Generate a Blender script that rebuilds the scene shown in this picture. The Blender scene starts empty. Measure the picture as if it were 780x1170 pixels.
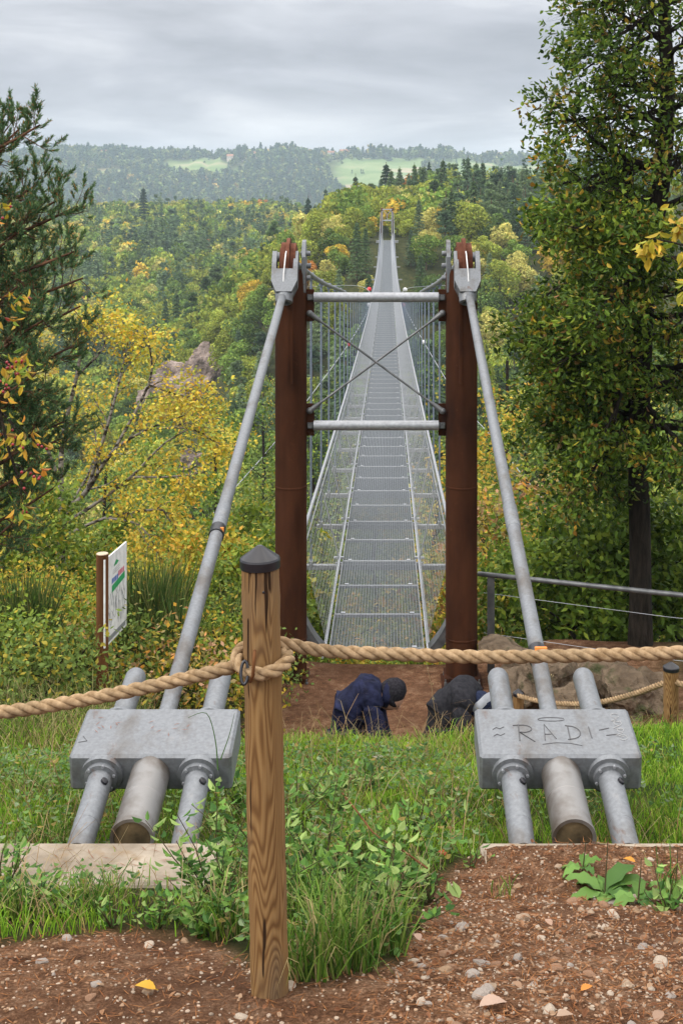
import bpy, math, random
import numpy as np
from mathutils import Vector, Matrix
R = math.radians
sc = bpy.context.scene
col = bpy.data.collections.new("place")
sc.collection.children.link(col)
FOC, VX, HY = 1500.0, 443.0, 215.0      # survey constants: where a ray leaves the level camera at the origin
def at(px, py, d):
    return Vector(((px - VX) * d / FOC, d, -(py - HY) * d / FOC))
def nrm(a):
    a = np.asarray(a, float)
    return a / np.maximum(np.linalg.norm(a, axis=-1, keepdims=True), 1e-9)

# ---------------------------------------------------------------- object helpers
def tag(o, label=None, cat=None, group=None, kind=None):
    if label: o['label'] = label
    if cat: o['category'] = cat
    if group: o['group'] = group
    if kind: o['kind'] = kind
    return o
def thing(name, loc, label, cat, group=None):
    o = bpy.data.objects.new(name, None)
    o.empty_display_size = 0.1
    o.location = loc
    col.objects.link(o)
    return tag(o, label, cat, group)
def wloc(o):
    v = Vector(o.location)
    while o.parent:
        o = o.parent
        v += Vector(o.location)
    return v
def copy_tree(o, parent=None):
    kids = list(o.children)
    c = o.copy()
    col.objects.link(c)
    c.parent = parent
    for k in kids:
        copy_tree(k, c)
    return c

class MB:
    """collects pieces; build() links them as one mesh object"""
    def __init__(s):
        s.V = []; s.F = {}; s.n = 0; s.T = []; s.rt = (1, 1, 1)
    def add(s, V, faces, tint=None, mi=0, smooth=False):
        V = np.asarray(V, float).reshape(-1, 3)
        if tint is None: tint = s.rt
        t = np.asarray(tint, float)
        if t.ndim == 1: t = np.tile(t, (len(V), 1))
        for f in faces:
            f = np.asarray(f, int)
            if f.size == 0: continue
            s.F.setdefault((f.shape[1], mi, smooth), []).append(f + s.n)
        s.V.append(V); s.T.append(t); s.n += len(V)
        return s
    def box(s, c, size, rot=None, mi=0, tint=None, taper=1.0):
        x, y, z = [k / 2 for k in size]
        V = np.array([[-x,-y,-z],[x,-y,-z],[x,y,-z],[-x,y,-z],[-x*taper,-y*taper,z],[x*taper,-y*taper,z],[x*taper,y*taper,z],[-x*taper,y*taper,z]])
        if rot is not None: V = V @ np.array(rot.to_3x3()).T
        V = V + np.array(c)
        return s.add(V, [[[0,3,2,1],[4,5,6,7],[0,1,5,4],[1,2,6,5],[2,3,7,6],[3,0,4,7]]], tint, mi)
    def bbox(s, c, size, b=0.01, rot=None, mi=0, tint=None):
        """box with chamfered edges"""
        x, y, z = [k / 2 for k in size]
        V = []; idx = {}
        for sx in (-1, 1):
            for sy in (-1, 1):
                for sz in (-1, 1):
                    for ax in range(3):
                        p = [sx*(x-b), sy*(y-b), sz*(z-b)]
                        p[ax] += (sx, sy, sz)[ax]*b
                        idx[(sx,sy,sz,ax)] = len(V); V.append(p)
        V = np.array(V); Q = []; Tn = []
        def orient(f):
            p = V[f]; n = np.cross(p[1]-p[0], p[2]-p[0])
            return f if np.dot(n, p.mean(0)) > 0 else f[::-1]
        for ax in range(3):
            o1, o2 = [(1,2),(0,2),(0,1)][ax]
            for sg in (-1, 1):
                f = []
                for u, v in ((-1,-1),(1,-1),(1,1),(-1,1)):
                    k = [0,0,0]; k[ax] = sg; k[o1] = u; k[o2] = v
                    f.append(idx[(*k, ax)])
                Q.append(orient(f))
            for u in (-1, 1):
                for v in (-1, 1):
                    f = []
                    for e, a2 in ((-1,o1),(-1,o2),(1,o2),(1,o1)):
                        k = [0,0,0]; k[ax] = e; k[o1] = u; k[o2] = v
                        f.append(idx[(*k, a2)])
                    Q.append(orient(f))
        for sx in (-1,1):
            for sy in (-1,1):
                for sz in (-1,1):
                    Tn.append(orient([idx[(sx,sy,sz,a)] for a in range(3)]))
        if rot is not None: V = V @ np.array(rot.to_3x3()).T
        return s.add(V + np.array(c), [Q, Tn], tint, mi)
    def tube(s, pts, r, n=8, caps=True, mi=0, tint=None, smooth=True):
        P = np.asarray(pts, float); k = len(P)
        r = np.full(k, r, float) if np.isscalar(r) else np.asarray(r, float)
        T = np.empty_like(P); T[1:-1] = P[2:] - P[:-2]; T[0] = P[1]-P[0]; T[-1] = P[-1]-P[-2]
        T = nrm(T)
        up = np.array([0,0,1.]) if abs(T[0][2]) < .9 else np.array([1.,0,0])
        U = np.empty_like(P); u = nrm(np.cross(up, T[0]))
        for i in range(k):
            u = u - np.dot(u, T[i])*T[i]; u = nrm(u); U[i] = u
        W = np.cross(T, U)
        a = np.arange(n)*2*math.pi/n
        V = P[:,None,:] + r[:,None,None]*(np.cos(a)[None,:,None]*U[:,None,:] + np.sin(a)[None,:,None]*W[:,None,:])
        i, j = np.meshgrid(np.arange(k-1), np.arange(n), indexing='ij'); j2 = (j+1) % n
        Q = np.stack([i*n+j, i*n+j2, (i+1)*n+j2, (i+1)*n+j], -1).reshape(-1,4)
        s.add(V.reshape(-1,3), [Q], tint, mi, smooth)
        if caps:
            s.add(V[0], [[list(range(n))[::-1]]], tint, mi); s.add(V[-1], [[list(range(n))]], tint, mi)
        return s
    def lathe(s, prof, p0, axis=(0,0,1), n=24, mi=0, tint=None, smooth=True):
        """prof: list of (radius, distance along axis)"""
        ax = nrm(axis); p0 = np.asarray(p0, float)
        pts = [p0 + ax*h for _, h in prof]
        up = np.array([0,0,1.]) if abs(ax[2]) < .9 else np.array([1.,0,0])
        U = nrm(np.cross(up, ax)); W = np.cross(ax, U); a = np.arange(n)*2*math.pi/n
        V = np.array([p + rr*(np.cos(a)[:,None]*U + np.sin(a)[:,None]*W) for (rr,_), p in zip(prof, pts)])
        k = len(prof)
        # each band separate so that edges stay crisp
        for i in range(k-1):
            j = np.arange(n); j2 = (j+1) % n
            s.add(np.concatenate([V[i], V[i+1]]), [np.stack([j, j2, n+j2, n+j], -1)], tint, mi, smooth)
        return s
    def prism(s, outline, p0, U, Wv, thick, mi=0, tint=None):
        """outline (u,w) polygon in plane U,W, extruded both ways along the normal"""
        p0 = np.asarray(p0, float); U = nrm(U); Wv = nrm(Wv); N = np.cross(U, Wv)
        o = np.array([p0 + u*U + w*Wv for u, w in outline]); n = len(o)
        V = np.concatenate([o + N*thick/2, o - N*thick/2])
        s.add(V, [[list(range(n))], [list(range(2*n-1, n-1, -1))]], tint, mi)
        j = np.arange(n); j2 = (j+1) % n
        s.add(V, [np.stack([j, n+j, n+j2, j2], -1)], tint, mi)
        return s
    def sphere(s, c, r, nu=12, nv=8, mi=0, tint=None, scale=(1,1,1)):
        v = np.linspace(0, math.pi, nv+1); u = np.arange(nu)*2*math.pi/nu
        V = np.stack([np.sin(v)[:,None]*np.cos(u), np.sin(v)[:,None]*np.sin(u), np.cos(v)[:,None]*np.ones(nu)], -1)*r*np.array(scale)
        i, j = np.meshgrid(np.arange(nv), np.arange(nu), indexing='ij'); j2 = (j+1) % nu
        Q = np.stack([i*nu+j, (i+1)*nu+j, (i+1)*nu+j2, i*nu+j2], -1).reshape(-1,4)
        return s.add(V.reshape(-1,3)+np.array(c), [Q], tint, mi, True)
    def leaves(s, P, D, S, L, W, tint, mi=0, six=False, bend=None):
        """n leaf blades: base P, direction D, side S, length L, width W"""
        P = np.asarray(P, float); n = len(P)
        L = np.broadcast_to(L, (n,))[:,None]; W = np.broadcast_to(W, (n,))[:,None]
        Nn = nrm(np.cross(D, S)); fold = Nn*W*.18
        if six:
            V = np.stack([P, P+D*L*.3+S*W*.42+fold, P+D*L*.65+S*W*.4+fold, P+D*L-Nn*L*.1, P+D*L*.65-S*W*.4+fold, P+D*L*.3-S*W*.42+fold], 1)
            k = 6
            b = np.arange(n)[:,None]*6
            faces = [np.concatenate([b+np.array([[0,1,2,3]]), b+np.array([[0,3,4,5]])])]
        else:
            V = np.stack([P, P+D*L*.45+S*W*.5, P+D*L, P+D*L*.45-S*W*.5], 1); k = 4
            faces = [np.arange(n*4).reshape(n,4)]
        t = np.repeat(np.asarray(tint, float), k, 0)
        return s.add(V.reshape(-1,3), faces, t, mi)
    def blades(s, P, H, W, lean, tint, mi=0):
        """n bent grass blades"""
        P = np.asarray(P, float); n = len(P)
        a = rg.random(n)*2*math.pi
        S = np.stack([np.cos(a), np.sin(a), 0*a], -1)*np.broadcast_to(W,(n,))[:,None]/2
        b = rg.random(n)*2*math.pi
        Ld = np.stack([np.cos(b), np.sin(b), 0*b], -1)*(np.broadcast_to(lean,(n,))*H)[:,None]
        Z = np.zeros((n,3)); Z[:,2] = H
        m1 = P + Z*.55 + Ld*.28; m2 = P + Z*.85 + Ld*.62
        tip = P + Z*(1-.25*np.broadcast_to(lean,(n,))[:,None]) + Ld
        V = np.stack([P-S, P+S, m1+S*.85, m1-S*.85, m2+S*.55, m2-S*.55, tip], 1)
        b = np.arange(n)[:,None]*7
        q = np.concatenate([b+np.array([[0,1,2,3]]), b+np.array([[3,2,4,5]])]); t3 = b+np.array([[5,4,6]])
        return s.add(V.reshape(-1,3), [q, t3], np.repeat(np.asarray(tint,float), 7, 0), mi, True)
    def mesh(s, name, origin=(0,0,0)):
        me = bpy.data.meshes.new(name)
        V = np.concatenate(s.V) - np.array(origin)
        T = np.concatenate(s.T)
        idx, tot, mi, sm = [], [], [], []
        for (k, m, smo), fl in s.F.items():
            f = np.concatenate(fl); idx.append(f.ravel()); tot.append(np.full(len(f), k))
            mi.append(np.full(len(f), m)); sm.append(np.full(len(f), smo))
        idx = np.concatenate(idx); tot = np.concatenate(tot); mi = np.concatenate(mi); sm = np.concatenate(sm)
        me.vertices.add(len(V)); me.vertices.foreach_set('co', V.ravel().astype(np.float32))
        me.loops.add(len(idx)); me.loops.foreach_set('vertex_index', idx.astype(np.int32))
        me.polygons.add(len(tot))
        st = np.concatenate([[0], np.cumsum(tot)[:-1]])
        me.polygons.foreach_set('loop_start', st.astype(np.int32))
        me.polygons.foreach_set('material_index', mi.astype(np.int32))
        me.polygons.foreach_set('use_smooth', sm.astype(bool))
        at_ = me.color_attributes.new('tint', 'FLOAT_COLOR', 'POINT')
        at_.data.foreach_set('color', np.concatenate([T, np.ones((len(T),1))], 1).ravel().astype(np.float32))
        me.update(calc_edges=True)
        return me
    def build(s, name, mats, parent=None, origin=None, label=None):
        if parent is not None: org = wloc(parent)
        else: org = Vector(origin) if origin is not None else Vector((0,0,0))
        me = s.mesh(name, org)
        for m in (mats if isinstance(mats, (list, tuple)) else [mats]): me.materials.append(m)
        o = bpy.data.objects.new(name, me)
        if parent is not None: o.parent = parent
        else: o.location = org
        if label: o['label'] = label
        col.objects.link(o)
        return o

rg = np.random.default_rng(11)
rnd = random.Random(5)

# ---------------------------------------------------------------- numpy value noise
def _hash(i, j, seed):
    h = (i*374761393 + j*668265263 + seed*974711) & 0xffffffff
    h = ((h ^ (h >> 13))*1274126177) & 0xffffffff
    return ((h ^ (h >> 16)) & 0xffff)/65535.0
def vn(x, y, seed=0):
    x = np.asarray(x, float); y = np.asarray(y, float)
    i = np.floor(x).astype(np.int64); j = np.floor(y).astype(np.int64)
    u = x-i; v = y-j; u = u*u*(3-2*u); v = v*v*(3-2*v)
    return ((_hash(i,j,seed)*(1-u)+_hash(i+1,j,seed)*u)*(1-v) + (_hash(i,j+1,seed)*(1-u)+_hash(i+1,j+1,seed)*u)*v)*2-1
def fbm(x, y, seed=0, o=4):
    r = 0; a = 1; t = 0
    for k in range(o):
        r = r + a*vn(x*2**k, y*2**k, seed+k); t += a; a *= .5
    return r/t
def ss(a, b, x):
    t = np.clip((np.asarray(x, float)-a)/(b-a), 0, 1)
    return t*t*(3-2*t)

# ---------------------------------------------------------------- materials
def newmat(name):
    m = bpy.data.materials.new(name); m.use_nodes = True
    nt = m.node_tree
    b = nt.nodes['Principled BSDF']
    return m, nt, b
def N(nt, t, **kw):
    n = nt.nodes.new(t)
    for k, v in kw.items():
        if k in n.inputs.keys(): n.inputs[k].default_value = v
        else: setattr(n, k, v)
    return n
def ramp(nt, fac, stops):
    r = nt.nodes.new('ShaderNodeValToRGB')
    e = r.color_ramp.elements
    while len(e) < len(stops): e.new(.5)
    for el, (p, c) in zip(e, stops):
        el.position = p; el.color = (*c, 1) if len(c) == 3 else c
    nt.links.new(fac, r.inputs[0])
    return r.outputs[0]
def coords(nt, scale=(1,1,1), kind='Object', rot=(0,0,0)):
    tc = nt.nodes.new('ShaderNodeTexCoord'); mp = nt.nodes.new('ShaderNodeMapping')
    mp.inputs['Scale'].default_value = scale; mp.inputs['Rotation'].default_value = rot
    nt.links.new(tc.outputs[kind], mp.inputs[0])
    return mp.outputs[0]
def noise(nt, vec, scale, detail=4, rough=.55, dist=0):
    n = N(nt, 'ShaderNodeTexNoise'); n.inputs['Scale'].default_value = scale
    n.inputs['Detail'].default_value = detail; n.inputs['Roughness'].default_value = rough
    n.inputs['Distortion'].default_value = dist
    nt.links.new(vec, n.inputs['Vector'])
    return n.outputs['Fac']
def bump(nt, b, h, strength=.3, dist=.01):
    bp = N(nt, 'ShaderNodeBump'); bp.inputs['Strength'].default_value = strength; bp.inputs['Distance'].default_value = dist
    nt.links.new(h, bp.inputs['Height']); nt.links.new(bp.outputs[0], b.inputs['Normal'])
def mixc(nt, fac, a, b, mode='MIX'):
    m = nt.nodes.new('ShaderNodeMix'); m.data_type = 'RGBA'; m.blend_type = mode
    for sock, v in ((m.inputs[0], fac), (m.inputs[6], a), (m.inputs[7], b)):
        if hasattr(v, 'is_linked') or hasattr(v, 'links'): nt.links.new(v, sock)
        elif isinstance(v, (int, float)): sock.default_value = v
        else: sock.default_value = (*v, 1)
    return m.outputs[2]
def surf(name, c1, c2, scale=8, rough=.6, metal=0, detail=5, bmp=.2, bdist=.005, r2=None, sc3=(1,1,1), lo=.35, hi=.65, c3=None, s3=30):
    m, nt, b = newmat(name)
    v = coords(nt, sc3)
    f = noise(nt, v, scale, detail)
    c = ramp(nt, f, [(lo, c1), (hi, c2)])
    if c3 is not None:
        f3 = noise(nt, v, s3, 3)
        c = mixc(nt, ramp(nt, f3, [(.56, (0,0,0)), (.68, (1,1,1))]), c, c3)
    nt.links.new(c, b.inputs['Base Color'])
    b.inputs['Roughness'].default_value = rough; b.inputs['Metallic'].default_value = metal
    if rough >= .7: b.inputs['Specular IOR Level'].default_value = .12
    if r2 is not None:
        rr = ramp(nt, noise(nt, v, scale*1.7, 4), [(.3, (rough,)*3), (.7, (r2,)*3)])
        nt.links.new(rr, b.inputs['Roughness'])
    if bmp: bump(nt, b, noise(nt, v, scale*4, 5), bmp, bdist)
    return m
def foliage(name, trans=.3, rough=.55, spec=.3):
    m, nt, b = newmat(name)
    a = N(nt, 'ShaderNodeAttribute'); a.attribute_name = 'tint'
    oi = N(nt, 'ShaderNodeObjectInfo')
    c = mixc(nt, 1.0, a.outputs['Color'], oi.outputs['Color'], 'MULTIPLY')
    nt.links.new(c, b.inputs['Base Color'])
    b.inputs['Roughness'].default_value = rough
    b.inputs['Specular IOR Level'].default_value = spec
    t = N(nt, 'ShaderNodeBsdfTranslucent'); nt.links.new(c, t.inputs['Color'])
    mx = N(nt, 'ShaderNodeMixShader'); mx.inputs[0].default_value = trans
    out = nt.nodes['Material Output']
    nt.links.new(b.outputs[0], mx.inputs[1]); nt.links.new(t.outputs[0], mx.inputs[2]); nt.links.new(mx.outputs[0], out.inputs[0])
    return m
def plain(name, c, rough=.5, metal=0, var=.12, scale=20, bmp=.1):
    d = tuple(k*(1-var) for k in c); e = tuple(min(1, k*(1+var)) for k in c)
    return surf(name, d, e, scale, rough, metal, bmp=bmp, bdist=.002)

M = {}
M['leaf'] = foliage('leaf', .30, .5, .16)
M['far_leaf'] = foliage('far_leaf', .28, .8, .03)
M['grass'] = foliage('grass', .32, .55, .12)
M['bark'] = surf('bark', (.012,.010,.008), (.036,.029,.022), 9, .95, bmp=.9, bdist=.02, sc3=(3,3,.6))
M['birch_bark'] = surf('birch_bark', (.03,.024,.018), (.20,.18,.155), 7, .85, bmp=.5, bdist=.01, sc3=(1,1,3), lo=.42, hi=.52)
M['pine_bark'] = surf('pine_bark', (.05,.03,.02), (.16,.08,.045), 8, .95, bmp=.8, bdist=.02)
M['galv'] = surf('galvanised_steel', (.155,.165,.18), (.23,.245,.262), 55, .45, .45, detail=8, bmp=.10, bdist=.001, r2=.6, lo=.25, hi=.75)
def stain(m, c, lo, hi, amt, scale, sc3, kind='Object'):
    nt = m.node_tree; b = nt.nodes['Principled BSDF']; src = b.inputs['Base Color'].links[0].from_socket
    f = noise(nt, coords(nt, sc3, kind), scale, 6, .65)
    nt.links.new(mixc(nt, ramp(nt, f, [(lo,(0,0,0)),(hi,(amt,)*3)]), src, c), b.inputs['Base Color'])
stain(M['galv'], (.10,.085,.07), .50, .68, .75, 5, (1,.5,1))
stain(M['galv'], (.30,.30,.30), .62, .72, .4, 11, (1,.6,1.3))
stain(M['galv'], (.11,.055,.03), .64, .72, .7, 9, (1,.35,1))
M['galv_light'] = surf('bright_galvanised_steel', (.26,.27,.29), (.36,.375,.40), 25, .42, .35, bmp=.04, bdist=.002)
M['galv_dark'] = surf('weathered_galvanised_steel', (.09,.095,.10), (.17,.175,.18), 9, .5, .5, bmp=.15, bdist=.003)
M['steel_rust'] = surf('stained_steel', (.10,.08,.062), (.24,.235,.23), 5, .45, .5, bmp=.15, bdist=.003, lo=.38, hi=.6)
M['wire'] = plain('galvanised_wire', (.42,.44,.47), .45, .4)
M['grating'] = plain('steel_grating', (.25,.275,.30), .5, .35)
M['corten'] = surf('weathering_steel', (.028,.0095,.004), (.056,.020,.009), 5, .9, .0, detail=8, bmp=.4, bdist=.004, sc3=(1,1,.35), c3=(.02,.008,.005), s3=3)
stain(M['corten'], (.10,.037,.016), .48, .72, .55, 3.2, (1,1,.16))
stain(M['corten'], (.020,.009,.006), .55, .75, .45, 2.6, (1.6,1.6,.22))
stain(M['corten'], (.12,.05,.025), .62, .72, .3, 14, (1,1,.8))
M['corten_red'] = surf('weathering_steel_cap', (.085,.03,.018), (.16,.065,.04), 9, .8, 0, bmp=.2)
M['black'] = plain('black_plastic', (.012,.012,.016), .28)
M['dark_metal'] = plain('dark_metal', (.04,.04,.045), .35, .7)
M['orange'] = plain('orange_tape', (.75,.25,.04), .5)
M['white'] = plain('white_paint', (.72,.72,.72), .5)
M['red'] = plain('red_paint', (.72,.03,.04), .4)
M['concrete'] = surf('concrete', (.20,.165,.125), (.36,.31,.25), 6, .95, bmp=.5, bdist=.01, c3=(.24,.18,.12), s3=9)
M['rock'] = surf('rock', (.085,.062,.042), (.22,.165,.115), 3.5, .95, detail=8, bmp=1, bdist=.05, c3=(.05,.055,.025), s3=5)
M['crag'] = surf('crag', (.12,.092,.08), (.36,.285,.25), .5, .95, detail=10, bmp=1, bdist=.5)
M['pebble'] = surf('pebble', (.5,.5,.5), (.9,.9,.9), 20, .9, bmp=.4, bdist=.003)
def tint_into(m):
    nt = m.node_tree; b = nt.nodes['Principled BSDF']
    src = b.inputs['Base Color'].links[0].from_socket
    a = N(nt, 'ShaderNodeAttribute'); a.attribute_name = 'tint'
    nt.links.new(mixc(nt, 1.0, src, a.outputs['Color'], 'MULTIPLY'), b.inputs['Base Color'])
tint_into(M['pebble'])

def mathn(nt, op, a, b=None):
    n = nt.nodes.new('ShaderNodeMath'); n.operation = op
    for i, v in enumerate((a, b)):
        if v is None: continue
        if isinstance(v, (int, float)): n.inputs[i].default_value = v
        else: nt.links.new(v, n.inputs[i])
    return n.outputs[0]
def wood_mat():
    m, nt, b = newmat('turned_pine')
    f = noise(nt, coords(nt, (1,1,.13)), 9, 1.2, .4, .3)
    ring = mathn(nt, 'SINE', mathn(nt, 'MULTIPLY', f, 240))
    c = ramp(nt, mathn(nt, 'MULTIPLY_ADD', ring, .5), [(.0, (.135,.068,.025)), (.25, (.19,.105,.040)), (.6, (.245,.142,.056)), (1, (.27,.163,.068))])
    nt.nodes[-1]
    for n in nt.nodes:
        if n.type == 'MATH' and n.operation == 'MULTIPLY_ADD': n.inputs[2].default_value = .5
    fb = noise(nt, coords(nt, (260,260,2.2)), 1, 4)          # fine fibres
    c = mixc(nt, ramp(nt, fb, [(.42,(0,0,0)),(.7,(.5,.5,.5))]), c, (.13,.065,.025))
    g = noise(nt, coords(nt, (1,1,.3)), 7, 5)                 # greyed, dirty patches
    c = mixc(nt, ramp(nt, g, [(.5,(0,0,0)),(.72,(.7,.7,.7))]), c, (.13,.10,.07))
    ck = noise(nt, coords(nt, (30,30,1.3)), 1.6, 2)           # drying cracks
    ckr = ramp(nt, ck, [(.335,(1,1,1)),(.35,(0,0,0))])
    c = mixc(nt, ckr, c, (.03,.015,.007))
    nt.links.new(c, b.inputs['Base Color']); b.inputs['Roughness'].default_value = .8; b.inputs['Specular IOR Level'].default_value = .15
    bump(nt, b, mixc(nt, .5, ring, fb), .35, .003)
    return m
M['wood'] = wood_mat()
M['old_wood'] = surf('stained_wood', (.085,.035,.014), (.17,.075,.03), 10, .8, sc3=(1,1,.15), bmp=.3)
M['cut_wood'] = plain('cut_wood', (.5,.40,.30), .8)
def rope_mat():
    m, nt, b = newmat('hemp_rope')
    v = coords(nt)
    c = ramp(nt, noise(nt, v, 60, 4), [(.3, (.19,.12,.06)), (.7, (.42,.30,.18))])
    c = mixc(nt, ramp(nt, noise(nt, v, 5, 5, .7), [(.48,(0,0,0)),(.7,(.6,.6,.6))]), c, (.13,.10,.06))
    nt.links.new(c, b.inputs['Base Color']); b.inputs['Roughness'].default_value = .9; b.inputs['Specular IOR Level'].default_value = .1
    bump(nt, b, noise(nt, v, 420, 2), .35, .002)
    return m
M['rope'] = rope_mat()
# ---------------------------------------------------------------- terrain
def prof(p): 
    p = np.array(p, float)
    return lambda d: np.interp(d, p[:,0], p[:,1])
NC = prof([(-40,-1.3),(0,-1.62),(3.5,-2.15),(4.8,-2.565),(5.2,-2.62),(8.15,-3.42),(8.8,-3.86),(10.0,-4.85),(11.0,-5.02),(14.0,-5.05),(14.7,-5.5),(17,-8.0),(22,-11),(34,-20),(60,-30),(99,-34)])
NL = prof([(-40,-1.3),(0,-1.62),(3.5,-2.15),(4.8,-2.565),(5.2,-2.62),(8.2,-3.42),(12,-4.55),(16,-5.6),(20,-6.9),(30,-13),(45,-24),(60,-32),(99,-38)])
NR = prof([(-40,-1.3),(0,-1.62),(3.5,-2.15),(4.8,-2.565),(5.2,-2.62),(8.2,-3.42),(10.0,-4.2),(12,-4.75),(14.5,-5.0),(18,-7),(25,-13),(40,-24),(60,-30),(99,-34)])
FL = prof([(25,-30),(60,-32),(110,-40),(150,-39),(200,-36),(260,-33),(330,-29),(400,-25.5),(500,-20),(600,-15.5),(700,-14),(800,-24),(1000,-70),(1300,-55),(1500,-30),(1660,2),(1900,47),(2200,36),(7000,15)])
FR = prof([(25,-30),(60,-29),(90,-34),(120,-33),(150,-25),(178,-12),(191,-8.0),(205,-7.6),(240,-6.0),(300,-4.0),(350,-3.5),(400,-6),(520,-20),(700,-45),(1000,-70),(1300,-55),(1500,-30),(1660,2),(1900,47),(2200,36),(7000,15)])
def H(x, y, fine=True):
    x = np.asarray(x, float); y = np.asarray(y, float)
    wl = ss(-1.15, -1.9, x); wr = ss(1.0, 1.8, x)
    n = NC(y)*(1-wl)*(1-wr) + NL(y)*wl + NR(y)*wr
    yy = np.maximum(y, 1)
    px = x/yy*1500+443
    lo = 100 + ss(220, 320, yy)*200; hi = 430 + ss(220, 320, yy)*60
    w = ss(lo, hi, px)
    f = FL(yy)*(1-w) + FR(yy)*w
    # the left shoulder of the far ridge stands out a little nearer and lower
    f = f + ss(1300, 1700, yy)*(-9*ss(420, 700, px) + 5*ss(330,150,px)*np.sin(px/60) )
    # rock face on the far slope
    t = ss(25, 60, yy)
    z = n*(1-t) + f*t
    keep = np.exp(-((x+.15)/9)**2)*ss(150, 178, yy)*(1-ss(215, 250, yy))
    amp = (.35*ss(16, 30, yy) + 1.6*ss(60, 140, yy) + 4*ss(1000, 1700, yy))*(1-.92*keep)
    z = z + amp*fbm(x/14, y/14, 3, 3)
    z = z + ss(250, 500, yy)*3.0*fbm(x/90, y/90, 9, 2)
    if fine:
        z = z + .013*fbm(x*13, y*13, 41, 3)*(1-ss(5.6, 6.5, yy))
        z = z + .018*fbm(x*2.1, y*2.1, 21, 4)*(1-ss(40, 60, yy)) + .05*fbm(x*.6, y*.6, 5, 2)*ss(5.4, 7, yy)*(1-ss(40,60,yy))
        # hollows the anchors sit in, and the cut behind the slabs
        for cx in (-1.0, .74):
            z = z - .14*np.exp(-((x-cx)/.42)**4)*ss(5.12, 5.3, y)*(1-ss(6.0, 6.7, y))
        z = np.where((x > .28) & (x < 2.35), z + np.maximum(0, (-2.553 + .012*fbm(x*5, y*5, 8, 2)) - z)*ss(4.60, 4.85, y)*(1-ss(5.10, 5.14, y))*ss(.28,.42,x), z)
        z = z - .07*ss(-.62,-.75,x)*ss(4.8, 4.9, y)*(1-ss(5.14, 5.3, y))*(x > -2.6)
    return z
def Hs(x, y): return float(H(np.array([x]), np.array([y]))[0])
def dirt_mask(x, y):
    px = x/np.maximum(y, .5)*1500+443
    e = .22*fbm(x*1.6, y*1.6, 77, 3)
    # foreground earth: deeper on the right of the post
    lim = np.interp(px, [-400, 0, 130, 240, 330, 455, 500, 540, 1200], [4.05, 4.0, 4.2, 4.05, 3.55, 3.8, 4.9, 5.16, 5.16])
    a = 1 - ss(-.13, .13, (y - lim) + e*.8)
    b = ss(9.6, 10.3, y + e)*(1-ss(14.6, 15.2, y))*ss(-1.6, -1.1, x+e)*(1-ss(2.4, 3.4, x+e))
    return np.clip(np.maximum(a*(y < 5.2), b), 0, 1)
def field_mask(x, y):
    px = x/np.maximum(y, 1)*1500+443
    v = fbm(px/38, y/90, 31, 3)
    a = ss(355, 400, px+30*v)*(1-ss(600, 680, px))*ss(1585, 1610, y+60*v); b = ss(180, 200, px)*(1-ss(262, 290, px))*ss(1735, 1765, y); c = ss(80,110,px)*(1-ss(140,170,px))*ss(1700,1720,y)*(1-ss(1760,1780,y))
    return np.clip(a+b+c, 0, 1)*ss(-.5, -.44, v)*(1-ss(1885, 1900, y))

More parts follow.
